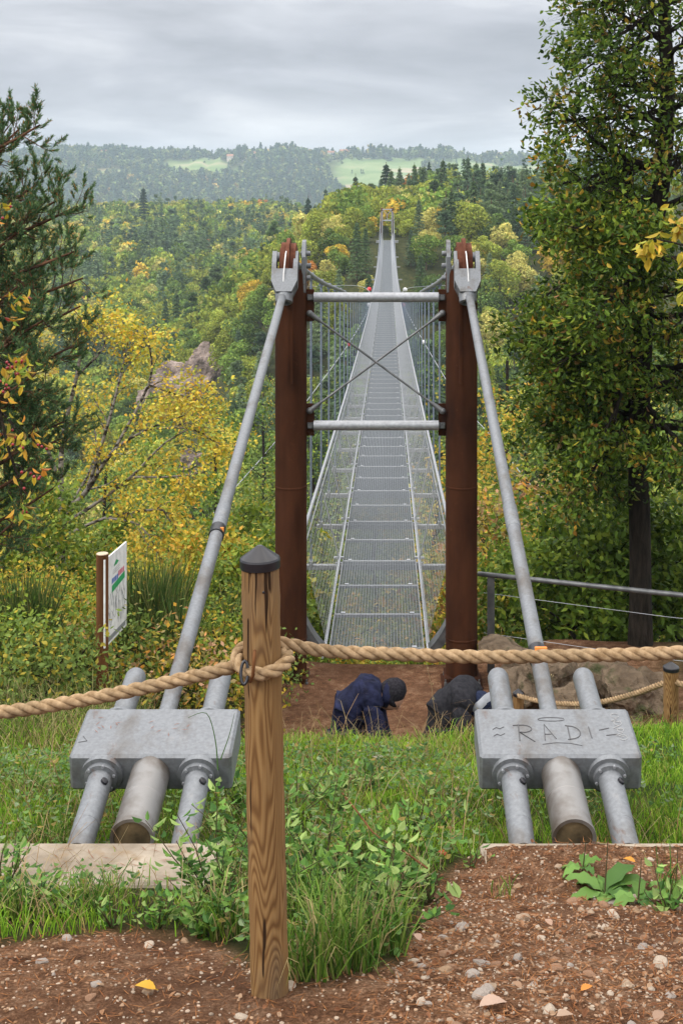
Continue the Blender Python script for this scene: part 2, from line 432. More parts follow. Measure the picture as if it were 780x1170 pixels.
def ground():
    ys = [-30,-15,-8,-4,-2,-1,0,.8,1.5,2.1]
    y = 2.4
    while y < 6500:
        ys.append(y)
        y += .035 if y < 6.3 else (.07 if y < 15 else (.02*y if y < 400 else .028*y))
    ys = np.array(ys)
    u = np.linspace(-1, 1, 261)
    xs = np.sign(u)*(.45*np.abs(u) + .55*np.abs(u)**2.6)
    w = np.where(ys < 2.4, 9, 5 + .95*ys)
    X = xs[None,:]*w[:,None]; Y = np.repeat(ys[:,None], len(u), 1)
    Z = H(X, Y)
    ny, nx = X.shape
    d = dirt_mask(X, Y); f = field_mask(X, Y); g = ss(5.0, 5.3, Y)*(1-ss(9.4, 10.4, Y))
    m = MB()
    i, j = np.meshgrid(np.arange(ny-1), np.arange(nx-1), indexing='ij')
    Q = np.stack([i*nx+j, i*nx+j+1, (i+1)*nx+j+1, (i+1)*nx+j], -1).reshape(-1,4)
    m.add(np.stack([X,Y,Z],-1).reshape(-1,3), [Q], np.stack([d,f,g],-1).reshape(-1,3), 0, True)
    mt, nt, b = newmat('ground')
    v = coords(nt)
    a = N(nt, 'ShaderNodeAttribute'); a.attribute_name = 'tint'
    sp = N(nt, 'ShaderNodeSeparateColor'); nt.links.new(a.outputs['Color'], sp.inputs[0])
    earth = ramp(nt, noise(nt, v, 9, 8, .7), [(.3, (.085,.040,.022)), (.5, (.25,.132,.074)), (.72, (.48,.31,.20))])
    fine = ramp(nt, noise(nt, v, 95, 4, .7), [(.42,(.55,.5,.45)),(.55,(1,1,1)),(.68,(1.7,1.6,1.5))])
    earth = mixc(nt, 1.0, earth, fine, 'MULTIPLY')
    earth = mixc(nt, ramp(nt, noise(nt, v, 1.3, 3), [(.4,(0,0,0)),(.65,(.6,.6,.6))]), earth, (.12,.06,.035))
    floor = ramp(nt, noise(nt, v, 1.5, 6, .7), [(.3, (.022,.026,.010)), (.55, (.05,.058,.02)), (.75, (.12,.08,.035))])
    turf = ramp(nt, noise(nt, v, 3, 6, .7), [(.3, (.03,.05,.012)), (.7, (.08,.12,.025))])
    field = ramp(nt, noise(nt, coords(nt, (.006,.02,.02)), 1, 2), [(.35, (.13,.20,.065)), (.52, (.20,.26,.11)), (.62, (.36,.29,.19))])
    c = mixc(nt, sp.outputs[2], floor, turf)
    c = mixc(nt, sp.outputs[1], c, field)
    c = mixc(nt, sp.outputs[0], c, earth)
    nt.links.new(c, b.inputs['Base Color']); b.inputs['Roughness'].default_value = .98
    b.inputs['Specular IOR Level'].default_value = .08
    bump(nt, b, noise(nt, v, 28, 8, .75), 1.0, .05)
    o = m.build('ground', mt)
    tag(o, kind='structure')
ground()
# ---------------------------------------------------------------- suspension footbridge
AX, D0, LEN = -.12, 13.9, 176.0
def dz(d):
    t = d - D0
    return -4.87 - .0567*t + 2.34e-4*t*t
_cp = np.array([(13.6,-.72),(20,-1.42),(27.5,-2.12),(38,-3.15),(60,-5.15),(90,-6.95),(112,-7.45),(140,-7.1),(165,-5.9),(190.5,-3.5)])
def _spline(x, y):
    n = len(x); A = np.zeros((n,n)); r = np.zeros(n); h = np.diff(x); A[0,0] = A[-1,-1] = 1
    for i in range(1, n-1):
        A[i,i-1] = h[i-1]; A[i,i] = 2*(h[i-1]+h[i]); A[i,i+1] = h[i]
        r[i] = 3*((y[i+1]-y[i])/h[i]-(y[i]-y[i-1])/h[i-1])
    c = np.linalg.solve(A, r)
    def f(q):
        i = min(max(int(np.searchsorted(x, q))-1, 0), n-2); t = q-x[i]
        b = (y[i+1]-y[i])/h[i] - h[i]*(2*c[i]+c[i+1])/3; d = (c[i+1]-c[i])/(3*h[i])
        return y[i]+b*t+c[i]*t*t+d*t**3
    return f
cz = _spline(_cp[:,0], _cp[:,1])

M['hang'] = plain('hanger_steel', (.20,.24,.31), .45, .4)
bridge = thing('suspension_footbridge', (AX, D0, dz(D0)), 'long narrow steel suspension footbridge with grating deck and mesh sides crossing the wooded gorge', 'footbridge')
S = LEN/130
# deck panel: one shared mesh of real bars
def panel_mesh():
    m = MB(); L = S-.02
    for k in range(30):
        m.box((-.49+k*.98/29, L/2, -.012), (.0035, L, .024))
    for k in range(1, 34):
        m.box((0, k*L/34, -.004), (.98, .0045, .006))
    for y in (0.004, L-.004): m.box((0, y, -.016), (1.0, .012, .036), mi=1)
    for x in (-.5, .5): m.box((x, L/2, -.02), (.006, L, .04), mi=1)
    for x in (-.40, .40): m.box((x, .03, .006), (.05, .05, .012), mi=1)
    me = m.mesh('deck_panel'); me.materials.append(M['grating']); me.materials.append(M['wire']); return me
def side_mesh_data():
    m = MB(); L = 2*S; a = np.array([.52, 0]); b = np.array([.80, 1.1])
    for k in range(int(L/.078)):
        y = .03+k*.0785
        m.tube([(a[0], y, .0), (b[0], y+.0, 1.1)], .0015, 3, False)
    for k in range(1, 14):
        t = k/14; p = a*(1-t)+b*t
        m.tube([(p[0], 0, p[1]), (p[0], L, p[1])], .0015, 3, False)
    me = m.mesh('side_mesh'); me.materials.append(M['wire']); return me
pm, smd = panel_mesh(), side_mesh_data()
def put(name, me, loc, rot, parent, sx=1):
    o = bpy.data.objects.new(name, me); o.parent = parent
    o.location = Vector(loc) - wloc(parent); o.rotation_euler = rot; o.scale = (sx, 1, 1)
    col.objects.link(o); return o
def merged(name, me, places, parent, mats):
    V0 = np.empty(len(me.vertices)*3); me.vertices.foreach_get('co', V0); V0 = V0.reshape(-1,3)
    polys = {}
    for p in me.polygons: polys.setdefault((len(p.vertices), p.material_index), []).append(list(p.vertices))
    m = MB()
    for loc, ang, sx in places:
        c, s_ = math.cos(ang), math.sin(ang)
        V = V0*np.array([sx,1,1]); V = np.stack([V[:,0], V[:,1]*c-V[:,2]*s_, V[:,1]*s_+V[:,2]*c], 1)+np.array(loc)
        base = m.n; m.add(V, [], None)
        for (k, mi), f in polys.items():
            m.F.setdefault((k, mi, False), []).append(np.array(f)+base)
    return tag(m.build(name, mats, parent), kind='stuff')
late = []
for k in range(130):
    d = D0+k*S; ang = math.atan2(dz(d+S)-dz(d), S)
    if k < 92: put('deck_panel', pm, (AX, d, dz(d)), (ang,0,0), bridge)
    else: late.append(((AX, d, dz(d)), ang, 1))
merged('deck_panel', pm, late, bridge, [M['grating'], M['wire']])
late = []
for k in range(65):
    d = D0+2*k*S; ang = math.atan2(dz(d+2*S)-dz(d), 2*S)
    for sx in (-1, 1):
        if k < 46: put('side_mesh', smd, (AX, d, dz(d)), (ang,0,0), bridge, sx)
        else: late.append(((AX, d, dz(d)), ang, sx))
merged('side_mesh', smd, late, bridge, [M['wire']])
# cross beams and hangers
bm_ = MB(); bm_.bbox((0,0,-.085), (2.0, .07, .07), .006)
for sx in (-1,1):
    bm_.box((sx*.93, 0, -.03), (.05, .09, .06)); bm_.box((sx*.55, 0, -.03), (.10,.05,.012)); bm_.tube([(sx*.53,0,-.05),(sx*.81,0,1.1)], .011, 6)
bme = bm_.mesh('cross_beam'); bme.materials.append(M['galv_light'])
late = MB(); nh = 0
for k in range(64):
    d = D0+(2*k+3)*S if k else D0+3*S
    if d > 189: break
    put('cross_beam', bme, (AX, d, dz(d)), (0,0,0), bridge)
    for sx in (-1, 1):
        x = AX+sx*.93; top = max(cz(d), dz(d)+.25)
        dst = MB() if nh < 96 else late
        dst.tube([(x, d, dz(d)-.07), (x, d, top)], .0165, 6)
        dst.box((x, d, top), (.075,.06,.10))
        if nh < 96:
            dst.build('hanger', M['hang'], bridge)
        nh += 1
if late.n: tag(late.build('hanger', M['hang'], bridge), kind='stuff')
ds = [D0-.25]+[D0+i*2.0 for i in range(0, 88)]+[D0+LEN]
for sx in (-1, 1):
    cds = np.concatenate([np.arange(13.6, 190.5, 1.7), [190.5]])
    MB().tube([(AX+sx*(.91 if d > 16 else .91), d, max(cz(d), dz(d)+.25)) for d in cds], .036, 8).build('main_cable', M['galv'], bridge)
    MB().tube([(AX+sx*.815, d, dz(d)+1.1) for d in ds], .021, 8).build('handrail', M['galv_light'], bridge)
    MB().tube([(AX+sx*.79, d, dz(d)+.98) for d in ds], .008, 6).build('guard_cable', M['wire'], bridge)
    MB().tube([(AX+sx*.535, d, dz(d)+.045) for d in ds], .010, 6).build('edge_cable', M['wire'], bridge)
    MB().tube([(AX+sx*.56, d, dz(d)-.03) for d in ds], .012, 6).build('edge_cable', M['wire'], bridge)
    # curved end plate between pylon and deck
    m = MB(); a = []
    for k in range(15):
        t = k/14; a.append((.86-.34*(t**1.8)*1.0 if False else .84-.30*math.sin(t*math.pi/2)**2.2, 14.02-.02*t, -4.12-.78*math.sin(t*math.pi/2)**.9+.0*t))
    P = np.array(a); P[:,0] = AX+sx*P[:,0]
    wv = np.array([0,.10,0]); V = []
    Q = []
    for p in P:
        V += [p-wv, p+wv, p+wv+np.array([sx*.10,0,-.02]), p-wv+np.array([sx*.10,0,-.02])]
    for i in range(14):
        for j in range(4):
            Q.append([4*i+j, 4*i+(j+1)%4, 4*i+4+(j+1)%4, 4*i+4+j])
    m.add(V, [Q]); m.build('end_plate', M['galv_dark'], bridge)
    # knuckles where the side ties clamp to the edge cable
for k in range(1, 14):
    d = D0+2*k*S+S
    m = MB()
    for sx in (-1,1):
        m.box((AX+sx*.55, d, dz(d)+.04), (.13,.03,.03)); m.sphere((AX+sx*.60, d, dz(d)+.04), .024, 8, 5)
    m.build('edge_clamp', M['wire'], bridge)
# small stay bars for the wind cables
for sx in (-1,1):
    for d in (120, 140, 158):
        MB().box((AX+sx*1.15, d, dz(d)-.1), (.5,.12,.10)).build('wind_bracket', M['galv_light'], bridge)

# ---------------------------------------------------------------- near portal
PY = 13.45
portal = thing('entrance_portal', (AX, PY, -5.04), 'near bridge portal of two rust brown steel pylons joined by grey bars and crossed rods', 'bridge portal')
for sx in (-1, 1):
    x = AX+sx*.872
    m = MB()
    m.lathe([(.162,0),(.162,4.10),(.155,4.14),(.0,4.16)], (x, PY, -4.98), n=32)
    py = m.build('pylon', M['corten'], portal)
    for zc in (-4.60, -3.05):
        wr = MB(); wr.lathe([(.1615,-.012),(.1665,-.006),(.1665,.006),(.1615,.012)], (x, PY, zc), n=32); wr.build('weld_seam', M['corten'], py)
    # base hinge
    b = MB(); b.bbox((x, PY, -5.06), (.42,.40,.035), .006); b.box((x, PY, -5.02), (.30,.06,.10)); b.bbox((x, PY, -4.985), (.36,.30,.03), .005)
    for u in (-1,1): b.box((x+u*.13, PY-.02, -5.02), (.025,.28,.11))
    b.build('pylon_foot', M['corten'], portal)
    for u in (-1,1):
        for v in (-1,1): b = MB(); b.lathe([(.016,0),(.016,.035),(.009,.04),(.009,.07),(0,.07)], (x+u*.17, PY+v*.15, -5.045), n=6); b.build('foot_bolt', M['galv_dark'], portal)
    # saddle: crescent fins rising out of the pylon head
    s_ = MB()
    for u, rr in ((-.045,.21),(.05,.205),(0,.25)):
        o = [(rr*math.cos(t)*1.0, rr*1.12*math.sin(t)) for t in np.linspace(-.35, math.pi+.35, 22)]
        s_.prism(o, (x+u+sx*.02, PY, -.79), (0,1,0), (0,0,1), .055 if u else .035)
    s_.lathe([(0,-.085),(.185,-.085),(.185,.085),(0,.085)], (x+sx*.02, PY, -.79), (1,0,0), 24)
    s_.build('saddle', M['corten_red'], portal)
    s_ = MB(); s_.prism([(-.012,-1.0),(.012,-1.0),(.012,.1),(-.012,.1)], (x-sx*.02, PY-.165, -.98), (1,0,0), (0,0,1), .05); s_.build('stiffener', M['corten'], portal)
    # inner cheek that holds the main cable
    s_ = MB()
    o = [(-.12,-.34),(.10,-.40),(.16,-.1),(.12,.10),(.03,.19),(-.07,.17),(-.14,.02)]
    s_.prism(o, (x-sx*.135, PY+.03, -.72), (0,1,0), (0,0,1), .04)
    for q in ((-.03,.05),(.05,-.08),(-.02,-.2)): s_.lathe([(.028,-.05),(.028,.05),(.0,.05)], (x-sx*.15, PY+.03+q[0], -.72+q[1]), (-sx,0,0), 8)
    s_.build('cheek_plate', M['galv'], portal)
    # cast clevis gripping the stay
    s_ = MB(); tilt = math.radians(62); ax = np.array([0,-math.cos(tilt),-math.sin(tilt)]); upv = np.array([0,-math.sin(tilt), math.cos(tilt)])
    pin = np.array([x+sx*.045, PY-.10, -.70])
    for u in (-1,1):
        o = [(-.07,-.06),(-.04,.06),(.10,.085),(.30,.085),(.34,0),(.30,-.085),(.10,-.085),(-.04,-.085)]
        s_.prism(o, pin+np.array([u*.108,0,0]), ax, upv, .046)
    s_.prism([(-.13,.17),(.13,.17),(.13,.30),(.078,.42),(-.078,.42),(-.13,.30)], pin, (1,0,0), ax, .19)
    s_.lathe([(.078,.34),(.092,.40),(.085,.50),(.06,.51),(.055,.47)], pin, ax, 20)
    s_.lathe([(.05,-.115),(.05,.115),(0,.115)], pin-np.array([0,0,0]), (1,0,0), 14)
    s_.lathe([(.05,-.115),(0,-.115)], pin, (1,0,0), 14)
    s_.build('clevis', M['galv'], portal)
    MB().tube([(x+sx*.02, PY+.16, -.60), (x+sx*.02, PY-.05, -.545), (x+sx*.035, PY-.24, -.66), (x+sx*.05, PY-.30,-.85),(x+sx*.055, PY-.36,-1.05),(x+sx*.06, PY-.42,-1.2)], .007, 6).build('bond_wire', M['white'], portal)
    # brackets for cross bars
    for zc in (-1.20, -2.37):
        b = MB(); b.bbox((x-sx*.195, PY-.0, zc), (.085,.022,.33), .004); b.build('bracket', M['corten'], portal)
# cross bars
for zc in (-1.115, -2.425):
    m = MB(); w = .872-.235
    m.lathe([(0,-w),(.05,-w),(.05,w),(0,w)], (AX, PY-.03, zc), (1,0,0), 20)
    bar = m.build('cross_bar', M['galv_light'], portal)
    m = MB()
    for sx in (-1,1):
        m.box((AX+sx*(w+.02), PY-.03, zc), (.09,.014,.06)); m.lathe([(0,-.035),(.024,-.035),(.024,.03),(0,.03)], (AX+sx*(w+.035), PY-.035, zc), (0,-1,0), 10)
    m.build('bar_bolt', M['galv_dark'], portal)
for sx in (-1, 1):
    yo = PY-.05 - (.03 if sx > 0 else 0)
    a = np.array([AX-sx*.675, yo, -1.275]); b = np.array([AX+sx*.675, yo, -2.27]); m = MB()
    dn = nrm(b-a)
    m.tube([a, a+dn*.11, a+dn*.15, b-dn*.15, b-dn*.11, b], [.03,.022,.0115,.0115,.022,.03], 10)
    m.sphere(a, .034, 12, 8); m.sphere(b, .034, 12, 8)
    m.build('brace_rod', M['galv_dark'], portal)

# ---------------------------------------------------------------- stays and ground anchors
SL = .178
def az(d): return -2.42+SL*(d-6)
stk_side = {-1: 'left', 1: 'right'}
for sx in (-1, 1):
    x0 = -1.005 if sx < 0 else .732
    x1 = AX+sx*(.872+.06)
    p0 = np.array([x0, 5.86, az(5.86)+.025]); p1 = np.array([x1, PY-.335, -1.08])
    st = thing('stay_cable', tuple(p0), ['','grey stay running from the right pylon down to the scratched anchor block','grey stay running from the left pylon down to the anchor beside the wooden post'][sx], 'stay cable', 'stays from the pylons to their anchors')
    MB().tube([p0+(p1-p0)*t for t in np.linspace(0,1,24)], .0395, 20).build('sheath', M['galv'], st)
    tj = .085 if sx > 0 else .30
    q = p0+(p1-p0)*(.30)
    dn = nrm(p1-p0)
    MB().tube([q-dn*.16, q-dn*.155, q+dn*.155, q+dn*.16], [.0405,.044,.044,.0405], 20).build('sleeve_joint', M['galv'], st)
    for t in ([.30] if sx < 0 else [.085]):
        q = p0+(p1-p0)*t-dn*.2*(sx<0)
        MB().tube([q-dn*.05, q+dn*.05], .0465, 20).build('strap', M['dark_metal'], st)
        c = q+np.array([.032*(1 if sx<0 else .35), -.030 if sx<0 else -.036, .012])
        MB().bbox(c, (.022 if sx<0 else .06, .022, .05 if sx<0 else .085), .003, rot=Matrix.Rotation(-.18,4,'X')).build('reflective_tag', M['orange'], st)
    MB().tube([p0-dn*.02, p0+dn*.09], .042, 20).build('white_band', M['white'], st)

M['old_steel'] = surf('rusty_end_plate', (.06,.045,.025), (.15,.11,.06), 14, .8)
def anchor(sx):
    x0 = -1.01 if sx < 0 else .735
    ax = nrm([0, -1, -SL]); up = nrm([0,-SL,1]); X = np.array([1.,0,0])
    rot = Matrix((( 1,0,0),(0,-ax[1],up[1]),(0,-ax[2],up[2])))
    c = np.array([x0, 5.77, az(5.77)])
    t = thing('stay_anchor', (x0, 5.77, -2.78), 'galvanised stay anchor '+('on the left, its clean block beside the wooden post' if sx < 0 else 'on the right, its block scratched with capital letters'), 'anchor', 'galvanised ground anchors of the stays')
    m = MB(); m.bbox(c, (.69,.36,.165), .012, rot=rot)
    m.build('anchor_block', M['galv'], t)
    for u in (-.205, .205):
        p = c+X*u+ax*.17
        m = MB(); m.lathe([(.088,0),(.088,.028),(.070,.030),(.070,.05),(.052,.055),(.052,.30),(.0535,.302),(.0535,.318),(.052,.32),(.052,.47)], p, nrm([0,-1,-.265]), 28)
        tb = m.build('front_tube', M['galv'], t)
        for k in range(6):
            a = k*math.pi/3+.3; m = MB(); m.lathe([(.007,.0),(.007,.012),(0,.012)], p+ax*.048+X*.061*math.cos(a)+up*.061*math.sin(a), ax, 6); m.build('bolt', M['galv_light'], tb)
        m = MB(); m.lathe([(.016,0),(.016,.010),(.011,.014),(0,.014)], p+nrm([0,-1,-.265])*.115+nrm(up*.8+X*.6)*.050, up*.8+X*.6, 12)
        m.build('plug', M['black'], tb)
        p = c+X*u-ax*.17
        m = MB(); m.lathe([(.085,0),(.083,.02),(.052,.075),(.050,.09),(.050,.40),(.046,.415),(0,.42)], p, -ax, 28)
        m.build('rear_cap_tube', M['galv'], t)
    p = c+ax*.17+X*(0)
    m = MB(); m.lathe([(.083,0),(.083,.20),(.0845,.205),(.083,.21),(.083,.395),(.088,.40),(.088,.425),(.074,.425),(.073,.419),(0,.418)], p-up*.006, ax, 36)
    ct = m.build('centre_tube', M['steel_rust'], t)
    m = MB(); m.lathe([(.073,.4205),(.0,.4215)], p-up*.006, ax, 30); m.build('end_plate', M['old_steel'], ct)
    # marks scratched in the top face
    o = c+up*(.0825+.0015); V = -ax
    def stroke(m, pts, w=.0022, k=1):
        m.tube([o+X*a+V*b for a, b in pts], w*1.1, 4, True)
    def arc(cx, cy, rx, ry, a0, a1, n=14): return [(cx+rx*math.cos(a), cy+ry*math.sin(a)) for a in np.linspace(a0, a1, n)]
    if sx > 0:
        m = MB()
        h = .085; b = -.055
        stroke(m, [(-.165,b-.02),(-.16,b+h+.02)]); stroke(m, [(-.185,b+h+.01)]+arc(-.145,b+h*.72+.01,.04,.028,1.5,-1.5)+[(-.16,b+.045),(-.10,b-.025)])
        stroke(m, [(-.055,b-.015),(-.047,b+h+.02),(-.005,b-.005)], .0018); stroke(m, [(-.052,b+.03),(-.022,b+.03)], .0014)
        stroke(m, [(.055,b-.01),(.055,b+h+.01)]); stroke(m, [(.045,b+h+.01)]+arc(.06,b+h/2,.045,.048,1.4,-1.4)+[(.045,b-.01)])
        stroke(m, [(.150,b),(.147,b+h)], .0018)
        stroke(m, [(.19,b+h-.025),(.235,b+h-.01)], .0018); stroke(m, [(.215,b+.02),(.265,b+.03)], .0016)
        for q in (0, .05): stroke(m, [(-.275,b+.015+q),(-.26,b+.03+q),(-.245,b+.02+q),(-.225,b+.035+q)], .0014)
        stroke(m, arc(-.01, .088, .06, .014, .3, 6.0, 18), .0012)
        stroke(m, [(-.07,-.10),(-.01,-.088),(.05,-.092),(.10,-.11)], .0011)
        m.build('scratched_letters', M['scratch'], t)
        m = MB()
        xx, yy = .272, .10
        for k, (rx, ry) in enumerate([(.018,.016),(.016,.022),(.014,.014),(.017,.020)]):
            cy = .115-k*.055; cx = .277+.003*k
            pts = arc(cx, cy, rx, ry, .6+k, 6.0+k, 12)
            stroke(m, pts, .0011)
        for q in range(3): stroke(m, [(.282+.004*q,.095-.055*q),(.256,.075-.055*q),(.29,.065-.055*q)], .0014)
        m.build('chalk_scribble', M['chalk'], t)
    else:
        m = MB(); stroke(m, [(-.315,-.04),(-.29,-.075),(-.325,-.085)], .0012); m.build('scratch', M['scratch'], t)
M['chalk'] = plain('chalk', (.42,.42,.42), .9)
M['scratch'] = plain('scratched_steel', (.085,.085,.09), .6)
for sx in (-1, 1): anchor(sx)

# ---------------------------------------------------------------- far portal
fz = dz(D0+LEN)
fp = thing('far_portal', (AX, 190.6, fz), 'small far bridge portal at the end of the deck among the trees', 'bridge portal')
for sx in (-1, 1):
    MB().lathe([(.13,-.6),(.13,4.35),(.17,4.4),(.17,4.7),(0,4.75)], (AX+sx*.74, 190.6, fz), n=12).build('pylon', M['corten_red'], fp)
    MB().tube([(AX+sx*.70, 190.3, fz-.2), (AX+sx*.70, 190.3, fz+4.3)], .09, 8).build('hanger_strut', M['galv_light'], fp)
for z, r in ((4.5,.08),(2.9,.11)): MB().tube([(AX-.7,190.4,fz+z),(AX+.7,190.4,fz+z)], r, 8).build('cross_bar', M['galv_light'], fp)
MB().tube([(AX-.65,190.4,fz+4.5),(AX,190.4,fz+3.7),(AX+.65,190.4,fz+4.5)], .07, 6).tube([(AX,190.4,fz+3.7),(AX,190.4,fz+3.0)], .07, 6).build('brace_rod', M['galv_light'], fp)
MB().box((AX,190.4,fz-.15),(3.2,.6,.35)).build('landing_beam', M['galv_light'], fp)

# ---------------------------------------------------------------- wind cables and their marker balls
def wind(sx, pts):
    P = [np.array(at(443+sx*(p[0]), p[1], p[2])) for p in pts]
    # smooth through the points
    out = []
    for i in range(len(P)-1):
        p0, p1, p2, p3 = P[max(i-1,0)], P[i], P[i+1], P[min(i+2,len(P)-1)]
        for t in np.linspace(0, 1, 7)[:-1]:
            out.append(.5*((2*p1)+(-p0+p2)*t+(2*p0-5*p1+4*p2-p3)*t*t+(-p0+3*p1-3*p2+p3)*t**3))
    out.append(P[-1])
    o = MB().tube(out, .022, 5).build('wind_cable', M['wire'], None, tuple(out[0]))
    return tag(o, 'thin wind guy cable curving under the %s side of the footbridge' % ('left' if sx < 0 else 'right'), 'guy cable', 'wind cables of the footbridge')
wl_ = [(243,640,42),(181,565,55),(131,508,65),(94,460,75),(45,393,92),(22,352,112),(23,331,124),(46,326,150),(95,328,175),(150,331,188)]
wind(-1, wl_); wind(1, [(243,640,42),(166,558,55),(121,502,65),(80,455,75),(41,391,92),(19,350,112),(19,331,124),(48,327,150),(95,326,175),(150,328,190)])
for px, py, d, cname, lab in ((398.7,393,92,'red','red marker ball on the left wind cable, low and nearest'),(421.6,348.5,114,'white','white marker ball at the left of the deck just under the top crossbar'),
        (421.8,330.5,125,'red','red marker ball at the left of the deck just above the top crossbar'),(462.5,331,125,'white','white marker ball at the right of the deck just above the top crossbar'),
        (460,348.5,114,'red','red marker ball at the right of the deck just under the top crossbar'),(484,391,92,'white','white marker ball low on the right wind cable')):
    p = at(px, py, d); r = 2.6*d/1500
    m = MB(); m.sphere(p, r, 16, 10)
    o = m.build('marker_ball', M[cname], None, tuple(p)); tag(o, lab, 'marker ball', 'aviation marker balls on the wind cables')
# ---------------------------------------------------------------- rope
def rope_path(P, rad, turns=None, name='rope', parent=None, origin=None):
    P = [np.array(p, float) for p in P]; out = []
    for i in range(len(P)-1):
        p0, p1, p2, p3 = P[max(i-1,0)], P[i], P[i+1], P[min(i+2,len(P)-1)]
        n = max(2, int(np.linalg.norm(p2-p1)/(rad*.35)))
        for t in np.linspace(0, 1, n+1)[:-1]:
            out.append(.5*((2*p1)+(-p0+p2)*t+(2*p0-5*p1+4*p2-p3)*t*t+(-p0+3*p1-3*p2+p3)*t**3))
    out.append(P[-1]); C = np.array(out)
    T = np.empty_like(C); T[1:-1] = C[2:]-C[:-2]; T[0] = C[1]-C[0]; T[-1] = C[-1]-C[-2]; T = nrm(T)
    u = nrm(np.cross([0.1,.2,1], T[0])); U = np.empty_like(C)
    for i in range(len(C)):
        u = nrm(u-np.dot(u,T[i])*T[i]); U[i] = u
    W = np.cross(T, U)
    s = np.concatenate([[0], np.cumsum(np.linalg.norm(np.diff(C, axis=0), axis=1))])
    m = MB()
    for k in range(3):
        a = s/(rad*6.4)*2*math.pi + k*2*math.pi/3
        m.tube(C+rad*.50*(np.cos(a)[:,None]*U+np.sin(a)[:,None]*W), rad*.52, 9)
    return m.build(name, M['rope'], parent, origin)

def post(x, y, zb, zt, r, lean=0, label='', grp=None):
    p = thing('rope_post', (x, y, zb), label, 'post', grp)
    top = np.array([x-lean, y, zt]); b = np.array([x, y, zb-.15]); m = MB()
    n = 26; pts = [b+(top-b)*t for t in np.linspace(0,1,n)]
    rr = [r*(1+.02*math.sin(i*1.7)+.012*math.sin(i*3.1)) for i in range(n)]
    m.tube(pts, rr, 32); m.build('shaft', M['wood'], p)
    m = MB(); ax = nrm(top-b)
    m.lathe([(r*1.01,-.002),(r*1.05,-.024),(r*1.065,-.023),(r*1.07,-.002),(r*1.03,.003),(r*.55,.020),(r*.13,.035),(0,.036)], top+ax*.0, ax, 36)
    m.build('post_cap', M['black'], p)
    return p
D3 = 3.5
zb = -2.155
pa = np.array(at(310, 1140, D3)); pt = np.array(at(297, 638, D3))
RP = .0505
main_post = post(pa[0], D3, zb, pt[2], RP, pa[0]-pt[0], 'round pine post in the foreground with a black conical cap and rope looped round it', 'rope barrier posts')
# knot hole
h = at(301, 677, D3-RP-.0005); MB().sphere(h, .0035, 8, 6, scale=(1,.4,1)).build('knot_hole', M['black'], main_post)
def C(py): # post axis at a height
    z = -(py-HY)*D3/FOC; t = (z-pt[2])/(pa[2]-pt[2]); return np.array([pt[0]+(pa[0]-pt[0])*t, D3, z])
rr = .0185
g = RP+rr*.95
def ringp(py, a): 
    c = C(py); return c+np.array([math.cos(a)*g, math.sin(a)*g, 0])
def A(px, py, d): return np.array(at(px, py, d))
path = [A(1150,725,3.3), A(960,728,3.42), A(780,745,3.5), A(660,749,3.53), A(550,750.5,3.55), A(440,747,3.56), A(370,743.5,3.57)]
path += [ringp(743, R(60)), ringp(744, R(105)), ringp(747, R(150)), ringp(751, R(185))]
path += [ringp(756, R(225)), ringp(759, R(262)), ringp(757.5, R(300)), ringp(753, R(345)), ringp(753, R(25)), ringp(757, R(75)), ringp(760, R(125)), ringp(762, R(163))]
path += [A(258,764,3.5), A(225,772,3.5), A(150,789,3.5), A(70,804,3.5), A(0,814,3.5), A(-140,829,3.48), A(-330,838,3.45)]
ro = rope_path(path, rr)
tag(ro, 'thick twisted hemp rope strung across the foreground and round the wooden post', 'rope', 'barrier ropes')
# knot bight on the left of the post
hook = thing('rope_clip', tuple(A(284,765,3.42)), 'small dark iron hook clipping the rope loop to the post', 'clip')
m = MB(); c = A(283,768,3.42)
m.tube([c+np.array([.015*math.cos(a)*.6-.008, -.004+.012*math.sin(a), .026*math.sin(a)]) for a in np.linspace(.4, 6.0, 22)], .0042, 8)
m.build('ring', M['dark_metal'], hook)
m = MB(); m.tube([A(291,744,3.437), A(291,746,3.412), A(290,757,3.408), A(289,772,3.415), A(286,779,3.43)], .0045, 8); m.build('hook_pin', M['rustm'] if 'rustm' in M else M['old_wood'], hook)
# second, smaller barrier to the right behind
p2 = A(766, 757, 9.0); p3 = A(592, 785, 11.2)
post(p2[0], 9.0, Hs(p2[0], 9.0), p2[2]-.03, .052, 0, 'short wooden post with black cap at the right edge behind the right anchor', 'rope barrier posts')
post(p3[0], 11.2, Hs(p3[0], 11.2), p3[2]-.05, .045, 0, 'low wooden post with black cap behind the scratched anchor block', 'rope barrier posts')
ro = rope_path([A(592,795,11.15), A(610,800,10.9), A(640,804,10.5), A(680,803,10.0), A(720,794,9.5), A(757,781,9.05), A(770,779,8.98), A(830,800,8.6), A(900,802,8.2)], .021)
tag(ro, 'sagging hemp rope between the two small posts in front of the boulders', 'rope', 'barrier ropes')

# ---------------------------------------------------------------- handrail on the right
hr = thing('path_handrail', tuple(A(555,770,13.7)), 'dark grey tubular handrail with thin wires running right from the portal', 'handrail')
a = A(546,655.5,13.75); b = np.array([4.6, 12.2, -3.98])
MB().tube([a, b], .026, 12).build('top_rail', M['galv_dark'], hr)
for t in (.035, .62):
    p = a+(b-a)*t; m = MB(); m.box((p[0], p[1], (p[2]-5.12)/2-.0), (.075,.014,abs(p[2]+5.12)-.02)); m.box((p[0], p[1], p[2]-1.12), (.18,.14,.012)); m.build('rail_post', M['galv_dark'], hr)
for z in (.20, .62):
    MB().tube([a+np.array([0.06,0,-z]), (a+b)/2+np.array([0,0,-z-.03]), b+np.array([0,0,-z])], .0025, 5).build('rail_wire', M['wire'], hr)

